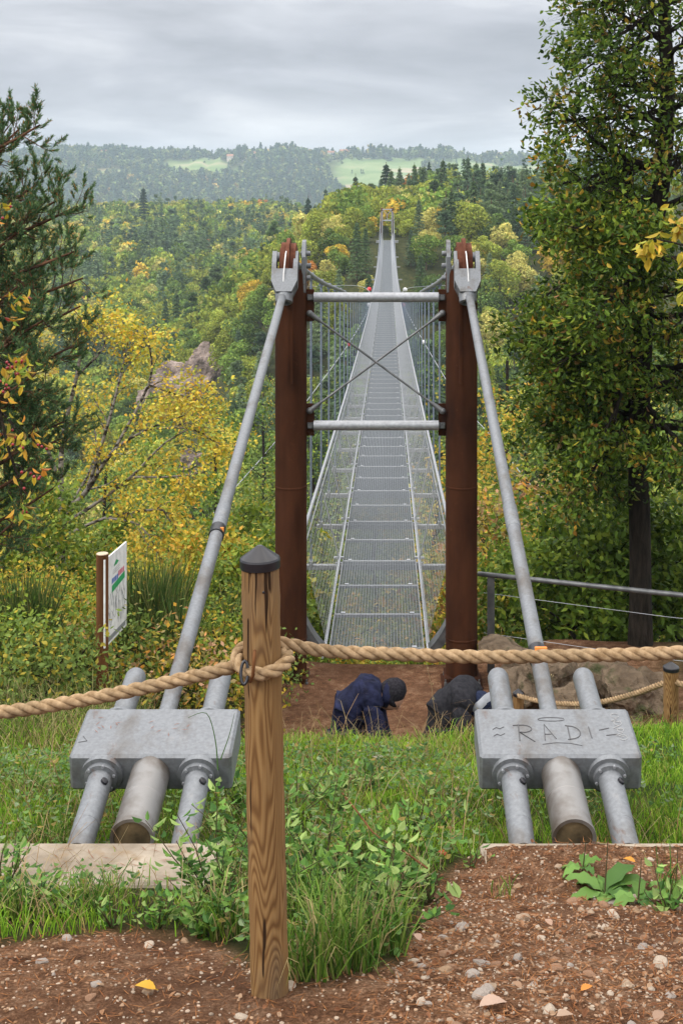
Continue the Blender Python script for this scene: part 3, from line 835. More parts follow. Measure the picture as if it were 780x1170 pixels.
# ---------------------------------------------------------------- information board
sg = thing('information_board', tuple(A(119,775,10.0)), 'white information board with a green stripe, fixed edge-on to a brown post on the left', 'sign')
x0, z0, z1 = (119-443)/150., -2.82, -3.49
m = MB(); m.tube([(x0-.012,10.0,-4.25),(x0-.012,10.0,-2.785)], .046, 20, caps=False); m.build('sign_post', M['old_wood'], sg)
MB().lathe([(.046,0),(.043,.006),(0,.008)], (x0-.012,10.0,-2.786), n=20).build('post_top', M['cut_wood'], sg)
Pa = np.array([x0+.012, 9.955, 0]); Pb = np.array([-2.088, 10.48, 0]); du = nrm(Pb-Pa); nn = np.array([du[1], -du[0], 0])
Lb = float(np.linalg.norm(Pb-Pa))
def bd(u, v, off=.0): return Pa+du*u*Lb+np.array([0,0,z1+(z0-z1)*v])+nn*off
m = MB(); m.prism([(0,0),(Lb,0),(Lb,.67),(0,.67)], Pa+np.array([0,0,z1])+nn*.0, du, (0,0,1), .012); m.build('board', M['white'], sg)
def patch(name, polys, mt, off=.0075):
    m = MB()
    for q in polys:
        V = [bd(u, v, off) for u, v in q]; m.add(V, [[list(range(len(q)))]])
    return m.build(name, mt, sg)
M['sign_green'] = plain('sign_green', (.02,.30,.10), .5, var=.05); M['sign_blue'] = plain('sign_blue', (.07,.14,.45), .5, var=.05)
M['sign_pink'] = plain('sign_pink', (.6,.10,.18), .5, var=.05); M['sign_grey'] = plain('sign_grey', (.22,.23,.25), .5, var=.1)
patch('green_band', [[(.30,.555),(.90,.60),(.90,.68),(.30,.635)]], M['sign_green'])
patch('blue_lettering', [[(.30+.075*k,.655),(.355+.075*k,.66),(.355+.075*k,.72),(.30+.075*k,.715)] for k in range(4)], M['sign_blue'])
patch('pink_lettering', [[(.60+.07*k,.68),(.65+.07*k,.684),(.65+.07*k,.745),(.60+.07*k,.741)] for k in range(4)], M['sign_pink'])
patch('emblem', [[(.38,.85),(.50,.90),(.62,.86),(.52,.84)],[(.40,.83),(.48,.85),(.44,.87)]], M['sign_green'])
patch('small_print', [[(.36,.80-.022*k),(.66,.81-.022*k),(.66,.815-.022*k),(.36,.805-.022*k)] for k in range(3)], M['sign_grey'])
st = []
rs = np.random.default_rng(3)
for k in range(34):
    u = .16+.74*rs.random(); v = .10+.42*rs.random(); l = .05+.13*rs.random(); t = rs.normal(0,.07)
    st.append([(u,v),(u+.012,v),(u+.012+t,v+l),(u+t,v+l)])
patch('painted_reflection', st, M['sign_grey'], .0078)  # grey strokes painted on as the reflection of vegetation in the board
patch('footer_strip', [[(.12,.03),(.92,.03),(.92,.085),(.12,.085)]], M['sign_grey'])

# ---------------------------------------------------------------- concrete slabs
def slab(xa, xb, lab):
    m = MB(); m.bbox(((xa+xb)/2, 4.985, -2.70), (xb-xa, .33, .27), .012)
    V = m.V
    tag(m.build('concrete_footing', M['concrete'], None, ((xa+xb)/2, 4.985, -2.83)), lab, 'concrete footing', 'concrete footings of the anchors')
slab(-2.35, -.64, 'pale concrete footing at the foot of the left anchor tubes')
slab(.36, 2.3, 'concrete footing half buried in earth at the foot of the right anchor tubes')

# ---------------------------------------------------------------- boulders, stones
from mathutils import noise as mn
def stone_mesh(r, seed, sub=2, sc=(1,1,.7), rough=.35):
    import bmesh
    bm = bmesh.new(); bmesh.ops.create_icosphere(bm, subdivisions=sub, radius=1)
    rs = random.Random(seed); cuts = [(Vector((rs.gauss(0,1),rs.gauss(0,1),rs.gauss(0,1))).normalized(), .55+.3*rs.random()) for _ in range(7)]
    off = Vector((seed*3.1, seed*1.7, 0))
    V = []
    for v in bm.verts:
        p = v.co.normalized()
        for n_, d_ in cuts:
            k = p.dot(n_)
            if k > d_: p = p - n_*(k-d_)*.85
        p = p*(1+rough*.5*mn.noise(p*1.7+off)+rough*.2*mn.noise(p*5+off))
        V.append((p.x*r*sc[0], p.y*r*sc[1], p.z*r*sc[2]))
    F = [[v.index for v in f.verts] for f in bm.faces]; bm.free()
    return np.array(V), np.array(F)
for k, (px, py, d, w, h, lab) in enumerate([
    (590,788,12.0,.42,.34,'brown boulder just right of the right pylon foot'),
    (622,783,11.6,.60,.52,'long tan boulder seen between the rear tubes of the right anchor'),
    (682,772,12.2,.62,.50,'squarish tan boulder above the sagging rope'),
    (715,795,11.4,.50,.40,'low rounded boulder right of the rear tubes'),
    (742,790,11.8,.46,.42,'mossy grey boulder beside the short post'),
    (655,800,11.2,.40,.26,'flat boulder low under the sagging rope'),
    (575,742,13.2,.5,.16,'flat pale stone under the handrail post'),
    (600,765,12.6,.45,.3,'dark boulder half hidden behind the stay')]):
    p = A(px, py, d); V, F = stone_mesh(1, 40+k, 4, (w*.52, .34, h*.58), .55)
    o = MB().add(V+p, [F], None, 0, False).build('boulder', M['rock'], None, tuple(p-np.array([0,0,h*.5]))); tag(o, lab, 'boulder', 'boulders beside the path')

def dirt_pts(n, seed, rng_y=(3.1, 5.1)):
    rs = np.random.default_rng(seed); out = []
    while len(out) < n:
        y = rng_y[0]+(rng_y[1]-rng_y[0])*rs.random(600); x = (rs.random(600)*1.3-.62)*y*.62
        mk = dirt_mask(x, y) > .55*rs.random(600)+.3
        px = x/y*1500+443
        cl = (px > 440) | (rs.random(600) < .38)
        ok = mk & cl & (y < rng_y[1])
        out += list(zip(x[ok], y[ok]))
    P = np.array(out[:n]); return P
# larger stones: each its own object
P = dirt_pts(290, 8, (3.2, 5.0))
sm_ = []
for k in range(10):
    V, F = stone_mesh(1, 90+k, 2, (1,.75,.55), .4); m = MB(); t = [(.42,.31,.22),(.52,.43,.34),(.32,.19,.12),(.38,.33,.29),(.36,.24,.15)][k%5]
    m.add(V, [F], t, 0, False); me = m.mesh('stone'); me.materials.append(M['pebble']); sm_.append(me)
tone = ['tan','pale','reddish brown','grey','brown']
for k, (x, y) in enumerate(P):
    o = bpy.data.objects.new('stone', sm_[k%10]); s_ = .008+.016*rnd.random()**2.2+(.012 if rnd.random() < .08 else 0)
    o.scale = (s_, s_, s_); o.location = (x, y, Hs(x,y)+s_*.08); o.rotation_euler = (rnd.gauss(0,.2), rnd.gauss(0,.2), rnd.random()*6.3)
    col.objects.link(o)
    sidep = 'left of the wooden post' if x/y*1500+443 < 310 else 'on the bare earth to the right'
    tag(o, '%s%s stone lying %s' % ('small ' if s_ < .016 else '', tone[k%5], sidep), 'stone', 'stones scattered on the foreground earth')
for k, (px, py, s_) in enumerate([(596,1052,.030),(525,1063,.026),(486,1000,.022),(508,1112,.024),(104,1143,.018),(675,1045,.018),(540,1115,.022),(690,1062,.016)]):
    dd = 3.3
    for _ in range(400):
        q = A(px, py, dd)
        if q[2] <= Hs(q[0], dd): break
        dd += .01
    o = bpy.data.objects.new('stone', sm_[(k*3)%10]); o.scale = (s_,s_,s_); o.location = (q[0], dd, Hs(q[0],dd)+s_*.25); o.rotation_euler = (0,0,k)
    col.objects.link(o); tag(o, ['flat tan stone, largest on the earth right of the grass tuft','brown stone at the foot of the grass edge','pale stone at the upper corner of the bare earth','rounded stone near the bottom centre of the earth','oval pale pebble at the lower left corner','grey stone under the broad-leaved dock','angular stone in the middle of the gravel patch','small stone below the dock on the right'][k], 'stone', 'stones scattered on the foreground earth')
# gravel and litter nobody could count
m = MB(); P = dirt_pts(15000, 9, (2.6, 5.15))
shp = [stone_mesh(1, 200+k, 1, (1,.8,.6), .4) for k in range(8)]
cols = np.array([(.42,.28,.18),(.34,.20,.12),(.48,.37,.28),(.28,.15,.08),(.42,.33,.25),(.48,.39,.30)])
Z = H(P[:,0], P[:,1])
for k in range(len(P)):
    V, F = shp[k%8]; s_ = .0026+.0065*rg.random()**2.5; a = rg.random()*6.3; c_, n_ = math.cos(a), math.sin(a)
    V2 = np.stack([V[:,0]*c_-V[:,1]*n_, V[:,0]*n_+V[:,1]*c_, V[:,2]], 1)*s_+np.array([P[k,0], P[k,1], Z[k]+s_*.05])
    m.add(V2, [F], cols[rg.integers(6)]*(.7+.5*rg.random()))
gv = m.build('gravel', M['pebble']); tag(gv, 'loose gravel and grit on the red-brown earth of the foreground', 'gravel', kind='stuff')
m = MB(); P = dirt_pts(9000, 10, (2.6, 5.15)); n = len(P); a = rg.random(n)*6.3
D = np.stack([np.cos(a), np.sin(a), rg.normal(0,.15,n)], 1); Sd = np.stack([-np.sin(a), np.cos(a), 0*a], 1)
Pz = np.stack([P[:,0], P[:,1], H(P[:,0],P[:,1])+.004+.006*rg.random(n)], 1)
tc = np.array([(.26,.10,.035),(.34,.15,.055),(.16,.07,.03)])[rg.integers(0,3,n)]
m.leaves(Pz, nrm(D), Sd, .02+.045*rg.random(n), .0026, tc)
# needles dropped on the left footing and anchor block too
n = 110; Q = np.stack([-2.2+1.5*rg.random(n), 4.86+.26*rg.random(n), np.full(n, -2.560)], 1); a = rg.random(n)*6.3
m.leaves(Q, np.stack([np.cos(a), np.sin(a), 0*a],1), np.stack([-np.sin(a), np.cos(a), 0*a],1), .05, .003, np.tile((.22,.08,.035),(n,1)))
n = 16; u = -.28+.5*rg.random(n); v = -.1+.22*rg.random(n); axv = nrm([0,1,SL]); upv = nrm([0,-SL,1]); c = np.array([-1.01,5.77,az(5.77)])+upv*.0865
Q = c+u[:,None]*np.array([1,0,0])+v[:,None]*axv; a = rg.random(n)*6.3
m.leaves(Q, np.cos(a)[:,None]*np.array([1,0,0])+np.sin(a)[:,None]*axv, -np.sin(a)[:,None]*np.array([1,0,0])+np.cos(a)[:,None]*axv, .035, .003, np.tile((.28,.10,.045),(n,1)))
P = dirt_pts(900, 12, (2.6, 5.15)); n = len(P); a = rg.random(n)*6.3
m.leaves(np.stack([P[:,0],P[:,1],H(P[:,0],P[:,1])+.008],1), nrm(np.stack([np.cos(a),np.sin(a),.3*rg.normal(size=n)],1)), nrm(np.stack([-np.sin(a),np.cos(a),.5*rg.normal(size=n)],1)), .012+.02*rg.random(n), .010+.006*rg.random(n), np.array([(.26,.12,.06),(.36,.20,.11),(.18,.08,.04),(.42,.28,.18)])[rg.integers(0,4,n)], six=True)
lt = m.build('needle_litter', M['grass']); tag(lt, 'fallen brown pine needles strewn over the foreground earth', 'needle litter', kind='stuff')
# ---------------------------------------------------------------- tree growing
def perp(d):
    a = np.array([0,0,1.]) if abs(d[2]) < .9 else np.array([1.,0,0])
    u = nrm(np.cross(d, a)); return u, np.cross(d, u)
def curve_pts(p, d, L, k, wob, lift, rs):
    out = [p]; d = nrm(d)
    for i in range(k):
        d = nrm(d + rs.normal(0, wob, 3) + np.array([0,0,lift])); p = p + d*L/k; out.append(p)
    return np.array(out)
def interp_poly(P, t):
    s = t*(len(P)-1); i = min(int(s), len(P)-2); f = s-i
    return P[i]*(1-f)+P[i+1]*f, nrm(P[i+1]-P[i])
def ramify(m, P, r0, r1, spec, rs, tips, lvl=0, bark_t=None):
    """spec: list of levels (n children, length, angle, radius factor, lift, wobble, tmin)"""
    m.tube(P, np.linspace(r0, r1, len(P)), 3 if lvl >= 2 else (5 if lvl else 8), False)
    if lvl == len(spec):
        for t in (.3, .65, 1.0):
            q, d = interp_poly(P, t); tips.append((q, d))
        return
    n, L, ang, rf, lift, wob, tmin = spec[lvl]
    for c in range(n):
        t = tmin+(1-tmin)*(c+rs.random())/n; q, d = interp_poly(P, min(t,1))
        u, w = perp(d); a = rs.random()*6.283 if lvl != 1 else (c*2.4+rs.random())
        side = u*math.cos(a)+w*math.sin(a)
        an = ang*(.7+.6*rs.random())
        dd = d*math.cos(an)+side*math.sin(an)
        ll = L*(.6+.7*rs.random())*(1-.35*t)
        rr = (r0+(r1-r0)*t)*rf
        ramify(m, curve_pts(q, dd, ll, 4 if lvl == 0 else 3, wob, lift, rs), rr, rr*.4, spec, rs, tips, lvl+1)
def tints(n, pal, rs, var=.25):
    pal = np.array([p[:3] for p in pal]), np.array([p[3] for p in pal], float)
    k = rs.choice(len(pal[1]), n, p=pal[1]/pal[1].sum())
    return pal[0][k]*(1-var+2*var*rs.random(n))[:,None]
def leaf_tips(m, tips, per, L, W, pal, rs, spread=.08, six=False, droop=.25, clump=True):
    P = np.array([t[0] for t in tips]); D = np.array([t[1] for t in tips]); n = len(P)
    P = np.repeat(P, per, 0); D = np.repeat(D, per, 0)
    P = P + rs.normal(0, spread, P.shape)
    dd = nrm(D*.6 + rs.normal(0, .65, D.shape) - np.array([0,0,droop]))
    # leaf planes lean to the horizontal, as leaves do
    S = nrm(np.cross(dd, np.array([0,0,1.])+rs.normal(0,.55,D.shape)))
    T = tints(len(P), pal, rs)
    if clump:
        cl = tints(n, pal, rs, .1); T = T*.55 + np.repeat(cl, per, 0)*.45
    m.leaves(P, dd, S, L*(.7+.6*rs.random(len(P))), W*(.7+.6*rs.random(len(P))), T, six=six)

G_DARK, G_MID, G_YEL = (.048,.092,.012), (.115,.195,.022), (.25,.32,.035)
YEL, ORA, BRN, PINKB = (.60,.42,.045), (.58,.25,.04), (.26,.13,.05), (.50,.29,.17)

def poly(*p): return np.array([A(*q) for q in p])
def dense(P, k=3):
    out = []
    for i in range(len(P)-1):
        p0, p1, p2, p3 = P[max(i-1,0)], P[i], P[i+1], P[min(i+2,len(P)-1)]
        for t in np.linspace(0,1,k+1)[:-1]:
            out.append(.5*((2*p1)+(-p0+p2)*t+(2*p0-5*p1+4*p2-p3)*t*t+(-p0+3*p1-3*p2+p3)*t**3))
    out.append(P[-1]); return np.array(out)

# ---- the big tree on the right
def right_tree():
    rs = np.random.default_rng(21)
    T = dense(poly((731,775,14.3),(731,640,14.3),(729,520,14.3),(733,400,14.3),(740,300,14.3),(756,200,14.3),(762,100,14.3),(758,0,14.3),(766,-110,14.3),(775,-230,14.3)), 3)
    t = thing('broadleaf_tree', tuple(T[0]), 'tall leafy tree with a dark bare lower trunk filling the right edge of the picture', 'tree')
    m = MB(); tips = []
    rad = np.interp(np.linspace(0,1,len(T)), [0,.08,.5,.8,1], [.16,.12,.105,.065,.025])
    m.tube(T, rad, 16)
    spec = [(8,.62,.75,.5,.02,.16,.15),(6,.34,.8,.5,.0,.2,.2)]
    targets = []
    for k in range(58):
        f = .25+.72*k/58; q, d = interp_poly(T, f)
        a = k*2.399; h = 1-f
        L = (1.15+.3*math.sin(k*1.3))*(1.0 if f < .7 else 1.15-.9*(f-.7))*(1.45 if math.cos(a) > .2 else .95)
        dirv = np.array([math.cos(a), math.sin(a)*.9, .28+.25*rs.random() if f > .45 else .02])
        targets.append((q, dirv, L, f))
    # limbs that make the outline seen against sky and valley
    for (px, py, fz, dpt) in [(606,165,.64,13.9),(636,92,.74,14.2),(640,70,.77,13.6),(655,10,.82,14.5),(580,225,.57,14.3),(612,215,.58,13.5),(590,262,.53,13.6),(572,330,.46,14.6),(585,370,.43,13.4),(592,430,.38,14.2),(603,300,.49,12.8),(612,480,.34,13.7),(630,540,.30,14.0),(655,580,.28,13.4),(668,-50,.86,14.0),(650,130,.68,13.2),(640,420,.38,12.6),(640,350,.42,12.4),(690,500,.33,12.8),(660,560,.3,15.2)]:
        q, d = interp_poly(T, fz); e = A(px, py, dpt); targets.append((q, e-q+np.array([0,0,.0]), float(np.linalg.norm(e-q))*.80, fz))
    for q, dv, L, f in targets:
        r0 = np.interp(f, [.2,1], [.05,.02])
        P = curve_pts(q, dv, L, 6, .09, -.01, rs)
        ramify(m, P, r0, .008, spec, rs, tips)
    m.build('trunk', M['bark'], t)
    zt_ = -(230-215)*14.3/1500
    c = MB(); tips = [x for x in tips if (x[0][2] < zt_ or rs.random() < .40) and (x[0][2] < -2.6 or rs.random() < .88)]
    pal = [(.030,.062,.010,5),(*G_MID,4.2),(*G_YEL,1.6),(*YEL,.30),(*ORA,.22),(*BRN,.35)]
    leaf_tips(c, tips, 8, .072, .042, pal, rs, .065, six=True)
    c.build('crown', M['leaf'], t)
    print('right tree tips', len(tips))
right_tree()

def slim_tree(base, top, r, label, limbs, pal, per, L, seed, cat='tree', bark='bark', spec=None, reach=1.2, f0=.35, name='broadleaf_tree', grp=None, six=False, lift=.03, bend=.1):
    if name == 'broadleaf_tree': bend = .03
    rs = np.random.default_rng(seed)
    b, e = np.array(base, float), np.array(top, float)
    n = 9; T = np.array([b+(e-b)*t for t in np.linspace(0,1,n)]); T[1:-1] += rs.normal(0, bend, (n-2,3))*np.array([1,1,.2])
    t = thing(name, tuple(b), label, cat, grp)
    m = MB(); tips = []
    m.tube(T, np.linspace(r, r*.25, n), 10)
    spec = spec or [(5,.7,.75,.5,.02,.15,.2),(4,.35,.8,.5,0,.2,.2)]
    for k in range(limbs):
        f = f0+(1-f0)*(k+.5)/limbs; q, d = interp_poly(T, f); a = k*2.399
        P = curve_pts(q, np.array([math.cos(a), math.sin(a), .25+.6*f]), reach*(.7+.5*rs.random())*(1.15-.6*f), 5, .12, lift, rs)
        ramify(m, P, r*.38*(1.2-f), .006, spec, rs, tips)
    m.build('trunk', M[bark], t)
    c = MB(); leaf_tips(c, tips, per, L, L*.58, pal, rs, .09, six=six); c.build('crown', M['leaf'], t)
    return t

# thin tree beside it
slim_tree(A(697,765,15.6), A(712,380,15.8), .07, 'slim dark-stemmed tree just left of the big right trunk', 7, [(*G_DARK,3),(*G_MID,3),(*G_YEL,1)], 5, .085, 31, f0=.5)

# ---- thicket beyond the handrail
PALS = {'or': [(*PINKB,3),(*ORA,2),(*G_YEL,2.5),(*G_MID,3),(*YEL,1.2)], 'gr': [(*G_MID,4),(*G_YEL,3.5),(*YEL,.7),(.10,.15,.03,3)], 'yl': [(*YEL,3),(*G_YEL,3),(*ORA,1.2),(*G_MID,1)], 'dk': [(*G_DARK,3),(*G_MID,4),(*G_YEL,1.5)], 'lg': [(.17,.24,.05,3),(.11,.17,.035,3),(*YEL,.8)]}
thick = [ # px of stem, top py, distance, palette, label
 (660,590,15.6,'dk','dark shrub in front of the slim stem'),(770,600,16,'dk','dark shrub right of the big trunk, near'),(705,625,15.8,'dk','dark shrub between the two trunks'),
 (575,560,19,'or','orange-tinged bush directly behind the handrail post'),
 (640,590,20,'or','pinkish-brown bush left of the slim dark stem'),
 (610,640,17.5,'gr','green bush low behind the handrail beside the stay'),
 (560,470,27,'yl','yellow young tree right against the right pylon'),
 (600,500,30,'lg','bright green young tree between the pylon and the dark crown'),
 (670,640,17,'dk','dark green bush at the foot of the slim tree'),
 (690,560,24,'or','orange-leaved bush seen between the two dark trunks'),
 (765,560,22,'lg','light green bush at the right edge beyond the trunk'),
 (755,640,18,'dk','low dark bush right of the big trunk'),
 (545,610,24,'yl','golden bush beside the right pylon, low down'),
 (640,470,33,'gr','green young tree seen under the big crown'),
 (720,470,34,'lg','pale green tree behind the big trunk'),
 (790,480,28,'gr','green tree at the right edge behind the big trunk'),
 (580,400,44,'lg','yellow-green tree above the thicket right of the stay'),
 (620,380,52,'gr','mid green tree far down the slope right of the stay')]
for k, (px, py, d, pl, lab) in enumerate(thick):
    x = (px-443)*d/1500; zb_ = Hs(x, d); zt = -(py-215)*d/1500; h = zt-zb_
    lowL = .10 if d < 30 else .14
    nl = 9 if d < 30 else 12
    slim_tree((x,d,zb_-.1), (x+rnd.gauss(0,.15), d, zt-.35*min(1,h/4)), .03+.008*h, lab, nl, PALS[pl], 6, lowL, 50+k, cat='bush' if h < 6 else 'tree', name='bush' if h < 6 else 'young_tree', reach=.75+.16*h, f0=.12 if h < 6 else .25, grp='thicket beyond the handrail', spec=[(5,.35+.08*h,.8,.5,.03,.15,.15),(5,.25+.045*h,.8,.5,0,.2,.2)])

# ---- yellow-leaved limb leaning in from the right, nearer
def near_limb(name, pts_list, leafpal, L, seed, label, berries=False, trunkpts=None, per=5, spec=None):
    rs = np.random.default_rng(seed); T = dense(poly(*trunkpts)); t = thing(name, tuple(T[0]), label, 'tree' if not berries else 'shrub')
    m = MB(); tips = []; m.tube(T, np.linspace(.05,.02,len(T)), 10)
    for P in pts_list:
        P = dense(poly(*P)); ramify(m, P, .012, .004, spec or [(4,.22,.7,.5,-.02,.15,.35),(2,.10,.7,.6,-.02,.2,.3)], rs, tips)
    m.build('trunk', M['bark'], t)
    c = MB(); leaf_tips(c, tips, per, L, L*.52, leafpal, rs, .025, six=True, droop=.35); c.build('crown', M['leaf'], t)
    if berries:
        for q, d in tips[::max(1,len(tips)//30)][:30]:
            for _ in range(3): b = MB(); b.sphere(q+rs.normal(0,.02,3)-np.array([0,0,.03]), .0075, 8, 6); b.build('berry', M['berry'], t)
M['berry'] = plain('berry', (.30,.02,.03), .3)
near_limb('beech_tree', [[(870,345,8.2),(830,300,8),(780,280,7.9),(738,272,7.8)],[(870,330,8.2),(830,285,8.2),(790,250,8.2)],[(880,430,8.2),(830,345,8.2),(795,335,8)]], [(*YEL,4),(.40,.34,.05,3),(*ORA,.8),(*G_YEL,1.5)], .085, 61,
          'yellow-leaved beech limbs reaching in at the right edge before the dark crown', trunkpts=[(880,1000,8.3),(875,600,8.3),(860,300,8.3),(855,100,8.3)], per=3)
near_limb('hawthorn_shrub', [[(-60,330,6.4),(-20,300,6.4),(0,262,6.3)],[(-60,420,6.4),(-20,400,6.4),(2,410,6.3)],[(-60,300,6.4),(-25,240,6.4),(-10,195,6.3)],[(-60,460,6.4),(-10,450,6.4),(12,520,6.3),(26,555,6.3)],[(-60,500,6.4),(-20,480,6.4),(0,470,6.4),(18,490,6.3)],[(-60,380,6.4),(-25,350,6.4),(-2,345,6.4)]],
          [(*YEL,3),(*ORA,3),(*G_YEL,3),(*G_MID,2.5),(.25,.05,.03,1)], .052, 62, 'berry-bearing shrub with yellow and orange leaves reaching in at the left edge', berries=True, trunkpts=[(-90,900,6.5),(-80,600,6.5),(-65,400,6.5),(-60,230,6.5)], per=2)

# ---- pine on the left
def pine():
    rs = np.random.default_rng(71)
    T = dense(poly((-70,900,13.5),(-66,600,13.5),(-60,400,13.5),(-62,250,13.5),(-58,180,13.5),(-55,135,13.5)), 4)
    t = thing('pine_tree', tuple(T[0]), 'dark blue-green pine whose shaggy limbs fill the left edge', 'tree')
    m = MB(); tips = []; m.tube(T, np.linspace(.17,.05,len(T)), 14)
    L = [(60,145,13.2),(22,150,13.6),(78,232,13.3),(50,208,14),(103,238,13.2),(30,260,13.1),(98,290,13.0),(60,300,13.8),(109,320,13.3),(106,352,13.6),(70,365,13),(98,398,13.3),(40,400,14),(20,330,13),(58,475,13.4),(92,482,13.5),(40,505,13.0),(30,450,13),(30,555,13.5),(10,420,12.8),(-10,250,13),(0,180,13.9),(70,440,13.2),(92,500,13.9),(60,530,13),(15,600,13.4),(75,560,13.8),(0,520,13.2),(25,385,12.9),(12,225,14.2),(35,340,14.3),(55,430,12.7)]
    for (px, py, d) in L:
        e = A(px-14 if px > 50 else px, py, d); hz = max(py+24+rs.random()*26, 160)
        q = A(-62, hz, 13.5); mid = (q+e)/2+np.array([0,0,-.10]); P = dense(np.array([q, mid, e+np.array([0,0,.02])]), 4)
        n0 = len(tips)
        ramify(m, P, .030, .009, [(10,.38,.95,.5,.03,.12,.20),(5,.19,.8,.6,.12,.15,.25)], rs, tips)
    m.build('trunk', M['pine_bark'], t)
    c = MB(); tips = [x for x in tips if rs.random() < .8]
    c = MB(); P0 = np.array([x[0] for x in tips]); D0_ = nrm(np.array([x[1] for x in tips])*.8+np.array([0,0,.45]))
    per = 36; n = len(P0); P = np.repeat(P0, per, 0); D = np.repeat(D0_, per, 0)
    f = rs.random(len(P)); P = P+D*(f*.085)[:,None]
    dd = nrm(D*1.1+rs.normal(0,.42,D.shape)); S = nrm(np.cross(dd, rs.normal(0,1,D.shape)))
    tt = tints(len(P), [(.08,.155,.065,4),(.15,.24,.09,3),(.05,.095,.045,2),(.34,.17,.06,.8)], rs, .25)
    c.leaves(P, dd, S, .042+.022*rs.random(len(P)), .0085, tt)
    c.build('crown', M['leaf'], t); print('pine tips', n)
pine()

# ---- golden birch on the left
def birch():
    rs = np.random.default_rng(81); d = 19.0
    T = dense(poly((58,735,d),(62,690,d),(70,640,d),(72,600,d),(70,560,d),(72,500,d+.3),(88,430,d+.3),(95,385,d+.3)), 3)
    t = thing('birch_tree', tuple(A(58,740,d)), 'golden birch with a pale leaning stem and spreading orange-yellow crown left of the stay', 'tree')
    m = MB(); tips = []; m.tube(T, np.linspace(.075,.02,len(T)), 12)
    limbs = [([(72,590,d),(100,560,d),(130,515,d-.2),(170,490,d-.4),(210,475,d-.6)],.045),([(72,600,d),(110,575,d),(150,545,d),(190,505,d+.2),(238,480,d+.2)],.032),([(80,610,d),(120,592,d),(180,582,d-.3),(192,592,d-.3),(215,620,d-.3)],.026),
        ([(100,560,d),(125,480,d),(140,420,d+.2),(150,375,d+.3)],.03),([(130,515,d-.2),(170,440,d),(172,400,d),(165,378,d)],.025),([(72,560,d),(50,500,d),(35,450,d),(30,395,d)],.03),([(72,640,d),(40,610,d),(12,590,d)],.02),
        ([(120,592,d),(160,600,d-.5),(185,640,d-.6)],.018),([(170,490,d-.4),(220,490,d-.4),(250,510,d-.5)],.018),([(88,430,d+.3),(120,395,d+.5),(112,372,d+.5)],.02),([(60,690,d),(30,660,d-.4),(5,650,d-.5)],.016),([(72,590,d),(110,520,d+.8),(100,460,d+1)],.02),([(170,440,d),(200,450,d+.4),(222,455,d+.4)],.016),([(150,545,d),(190,545,d-.5),(235,540,d-.7)],.018)]
    for P, r in limbs:
        ramify(m, dense(poly(*P)), r, .007, [(10,.55,.7,.45,.02,.14,.22),(5,.30,.7,.55,-.06,.18,.2)], rs, tips)
    m.build('trunk', M['birch_bark'], t)
    c = MB(); pal = [(.70,.50,.05,4),(.64,.33,.04,2.2),(.50,.50,.07,3.2),(.28,.36,.05,2.6),(.60,.56,.10,1.2)]
    leaf_tips(c, tips, 5, .060, .044, pal, rs, .08, six=False); c.build('crown', M['leaf'], t); print('birch tips', len(tips))
birch()

# ---- broom bushes and undergrowth on the left bank
def broom(x, y, h, w, label, seed, n=900, pal=((.035,.07,.018),(.06,.11,.025),(.09,.14,.035),(.18,.18,.06))):
    rs = np.random.default_rng(seed); zb_ = Hs(x, y)
    a = rs.random(n)*6.283; r = np.sqrt(rs.random(n))*w*.35
    P = np.stack([x+r*np.cos(a), y+r*np.sin(a)*.7, zb_+h*.70*rs.random(n)**1.1-.02], 1)
    D = nrm(np.stack([np.cos(a)*.45*r/w*2+rs.normal(0,.20,n), np.sin(a)*.4*r/w*2+rs.normal(0,.20,n), np.ones(n)], 1))
    L = h*(.14+.26*rs.random(n)); L = np.minimum(L, (zb_+h*1.05-P[:,2]))
    S = nrm(np.cross(D, rs.normal(0,1,D.shape)))
    t = thing('broom_bush', (x, y, zb_), label, 'bush', 'broom bushes on the left bank')
    m = MB(); m.leaves(P, D, S, L, .009, np.array(pal)[rs.integers(0,len(pal),n)]*(.7+.6*rs.random(n))[:,None]); m.build('crown', M['leaf'], t)
    m = MB()
    for k in range(7): m.tube([(x, y, zb_-.05),(x+rs.normal(0,w*.2), y+rs.normal(0,w*.15), zb_+h*.55)], [.014,.005], 5, False)
    m.build('stem', M['bark'], t)
for k, (px, py, d, w, n, lab) in enumerate([(172,628,11.2,.85,2600,'dark broom bush directly right of the information board'),(205,672,10.8,.45,600,'broom bush between the board and the left stay'),(140,700,12.2,.5,400,'broom behind the information board'),
    (30,645,11.0,.7,1700,'tall broom at the left edge'),(258,665,13,.5,700,'broom right of the left stay'),(92,712,10.6,.35,350,'small broom left of the sign post')]):
    x = (px-443)*d/1500; zt = -(py-215)*d/1500; broom(x, d, zt-Hs(x,d), w, lab, 300+k, n)
